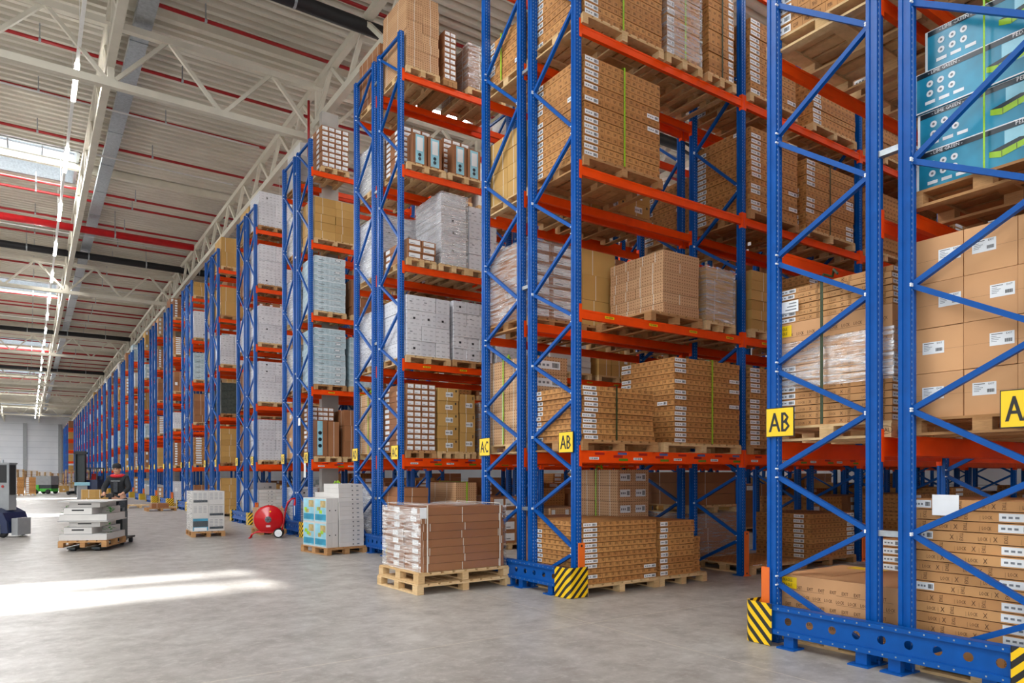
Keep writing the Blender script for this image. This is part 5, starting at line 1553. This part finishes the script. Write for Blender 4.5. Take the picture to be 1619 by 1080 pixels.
b = MB(); b.box((-0.02, -0.14, 0.7), (0.24, 0.14, 1.9)); b.box((-0.04, -0.16, 1.9), (0.26, 0.16, 1.94)); link('column_post', b.mesh('column_post', ['machine_grey']), wr_)
b = MB(); b.box((-0.01, -0.148, 1.42), (0.18, -0.14, 1.88)); b.tube([(0.08, -0.141, 1.32), (0.08, -0.152, 1.32)], 0.035, 10, 1); b.box((0.242, -0.12, 1.1), (0.248, 0.1, 1.88), 0); link('control_panel', b.mesh('control_panel', ['ink', 'label_red']), wr_)
b = MB(); b.tube([(-0.02, 0, 1.94), (-0.02, 0, 2.02)], 0.02, 8); link('beacon', b.mesh('beacon', ['galvanised']), wr_)
b = MB(); b.box((0.42, -0.3, 0.06), (0.58, 0.2, 0.5)); link('bumper', b.mesh('bumper', ['machine_grey']), wr_)
for (x, y) in ((0.25, -0.36), (0.25, 0.36), (-0.6, -0.36), (-0.6, 0.36)):
    b = MB(); b.lathe([(0, -0.04), (0.11, -0.04), (0.12, 0), (0.11, 0.04), (0, 0.04)], (x, y, 0.12), 'y', 18); link('wheel', b.mesh('wheel', ['black_rubber'], True), wr_)
# reach truck with its dark mast
rt = link('reach_truck', None, None, (3.5, 66.6, 0), -THETA + 0.1, label='dark reach truck with tall mast standing before the far racks', cat='forklift')
b = MB(); b.box((-0.42, -0.2, 0.1), (-0.3, 0.1, 3.4)); b.box((0.24, -0.2, 0.1), (0.36, 0.1, 3.4)); b.box((-0.42, -0.12, 3.3), (0.36, 0.1, 3.5)); b.box((-0.3, -0.05, 0.3), (0.24, 0.05, 3.3)); link('mast', b.mesh('mast', ['mast_dark']), rt)
b = MB(); b.box((-0.45, -0.28, 3.25), (0.55, -0.1, 3.42)); link('mast_head', b.mesh('mast_head', ['black_rubber']), rt)
for s_ in (-1, 1):
    b = MB(); b.box((0.2 * s_ - 0.06, -1.3, 0.05), (0.2 * s_ + 0.06, -0.2, 0.1)); b.box((0.2 * s_ - 0.06, -0.25, 0.05), (0.2 * s_ + 0.06, -0.2, 0.6)); link('fork', b.mesh('fork', ['mast_dark']), rt)
    b = MB(); b.box((0.5 * s_ - 0.08, -1.1, 0.1), (0.5 * s_ + 0.08, 0.3, 0.3)); link('support_leg', b.mesh('support_leg', ['mast_dark']), rt)
b = MB(); b.box((-0.1, 0.3, 0.15), (1.1, 1.5, 1.2)); b.box((0.2, 1.2, 1.2), (1.1, 1.5, 1.5)); link('chassis', b.mesh('chassis', ['machine_navy']), rt)
b = MB()
for (x, y) in ((0.0, 0.35), (1.05, 0.35), (0.0, 1.45), (1.05, 1.45)): b.box((x - 0.04, y - 0.04, 1.2), (x + 0.04, y + 0.04, 2.15))
b.box((-0.08, 0.3, 2.1), (1.12, 1.5, 2.18)); link('overhead_guard', b.mesh('overhead_guard', ['mast_dark']), rt)
b = MB(); b.box((0.3, 0.7, 1.1), (0.75, 1.1, 1.25)); b.box((0.3, 1.05, 1.1), (0.75, 1.15, 1.7)); link('seat', b.mesh('seat', ['label_red']), rt)
for (x, y) in ((-0.5, -0.95), (0.5, -0.95), (0.1, 1.2), (0.95, 1.2)):
    b = MB(); b.lathe([(0, -0.06), (0.15, -0.06), (0.16, 0), (0.15, 0.06), (0, 0.06)], (x, y, 0.16), 'x', 16); link('wheel', b.mesh('wheel', ['black_rubber'], True), rt)
# brown carton stacks with white labels, far left
for k, xx in enumerate((-0.62, 0.14)):
    nm = ['left', 'right'][k]
    add_pallet(xx - 0.36, xx + 0.36, 66.6, 67.6, 0, 'pallet under the %s far brown carton stack beyond the wrapping robot' % nm)
    stack('flat', xx - 0.34, xx + 0.34, 66.65, 67.55, PH, 9, 0.14, 1, 1, '%s far stack on open floor' % nm, var=3)
# white and green sweeper
sw = link('floor_sweeper', None, None, (1.2, 71.0, 0), -THETA, label='white and green floor sweeper parked by the far pallets', cat='machine')
b = MB(); b.box((-0.75, -0.5, 0.75), (0.75, 0.5, 1.5)); link('tank', b.mesh('tank', ['machine_grey']), sw)
b = MB(); b.box((-0.6, -0.52, 0.2), (-0.25, 0.5, 0.75)); b.box((-0.75, -0.45, 0.2), (0.75, 0.45, 0.45)); link('base', b.mesh('base', ['machine_green']), sw)
b = MB(); b.box((-0.25, -0.46, 0.45), (0.75, 0.46, 0.75)); link('housing', b.mesh('housing', ['mast_dark']), sw)
for x in (-0.5, 0.5):
    for y in (-0.48, 0.48):
        b = MB(); b.lathe([(0, -0.06), (0.19, -0.06), (0.2, 0), (0.19, 0.06), (0, 0.06)], (x, y, 0.2), 'y', 16); link('wheel', b.mesh('wheel', ['black_rubber'], True), sw)
link('kraft_carton', carton_mesh('kraft', 0.75, 0.6, 0.6, 5), None, (2.7, 77.0, 0), 0, label='single mustard carton on the floor by the far pallets', cat='carton')
# a second hose reel far off
r2 = link('hose_reel', None, None, (4.35, 83.0, 0), -THETA, label='small far red hose reel beside the dark mast', cat='hose reel')
b = MB(); b.lathe([(0, -0.12), (0.4, -0.12), (0.42, 0), (0.4, 0.12), (0, 0.12)], (0, 0, 0.62), 'y', 24); link('drum', b.mesh('drum', ['red_enamel'], True), r2)
b = MB(); b.lathe([(0, -0.14), (0.12, -0.14), (0.12, 0.14), (0, 0.14)], (0, 0, 0.62), 'y', 12); link('hub', b.mesh('hub', ['label_white'], True), r2)
b = MB()
for s_ in (-1, 1): b.tube([(-0.35, 0.16 * s_, 0.02), (0, 0.16 * s_, 0.62), (0.35, 0.16 * s_, 0.02)], 0.025, 6)
link('frame', b.mesh('frame', ['red_enamel'], True), r2)
# stacks of empty pallets
for k in range(7):
    xx = -3.0 + 1.32 * k; yy = 99.0 + (k * 37 % 5) * 0.3
    for l in range(12 + (k * 3) % 4):
        add_pallet(xx + 0.1, xx + 1.3, yy + 0.9, yy + 1.7, l * 0.147, None)
        add_pallet(xx, xx + 1.2, yy, yy + 0.8, l * 0.147, 'empty pallet, %s from the floor, %s far stack from the left' % (ORD[l], ORD[k]))

# papers on the fourth rack's near post
for (zz, ww, hh) in ((2.95, 0.2, 0.2), (1.55, 0.16, 0.45)):
    b = MB(); b.box((-0.003, -ww / 2, 0), (0, ww / 2, hh))
    link('paper_note', b.mesh('paper_note', ['label_white']), None, (X0 - 0.065, YI(3) + (0.72 if zz > 2 else 0.25), zz), label='white paper hung on the fourth rack end, %s one' % ('upper' if zz > 2 else 'lower'), cat='note', group='papers on rack ends')

# ------------------------------------------------------------------ what is too many to hold apart: the cartons and pallets of the far racks
for kd, b in STUFF.items():
    nm, mat, look = KIND[kd]
    link(nm, b.mesh(nm, [mat, 'label_white']), label='%ss stacked in the many far and deep rack bays' % look, cat='cartons', kind='stuff')
if PAL_STUFF.v:
    link('pallet', PAL_STUFF.mesh('pallets', ['pallet_wood']), label='wooden pallets under the loads of the far and deep rack bays', cat='pallets', kind='stuff')
print('CARTONS', counts, 'PALLETS', pal_count)
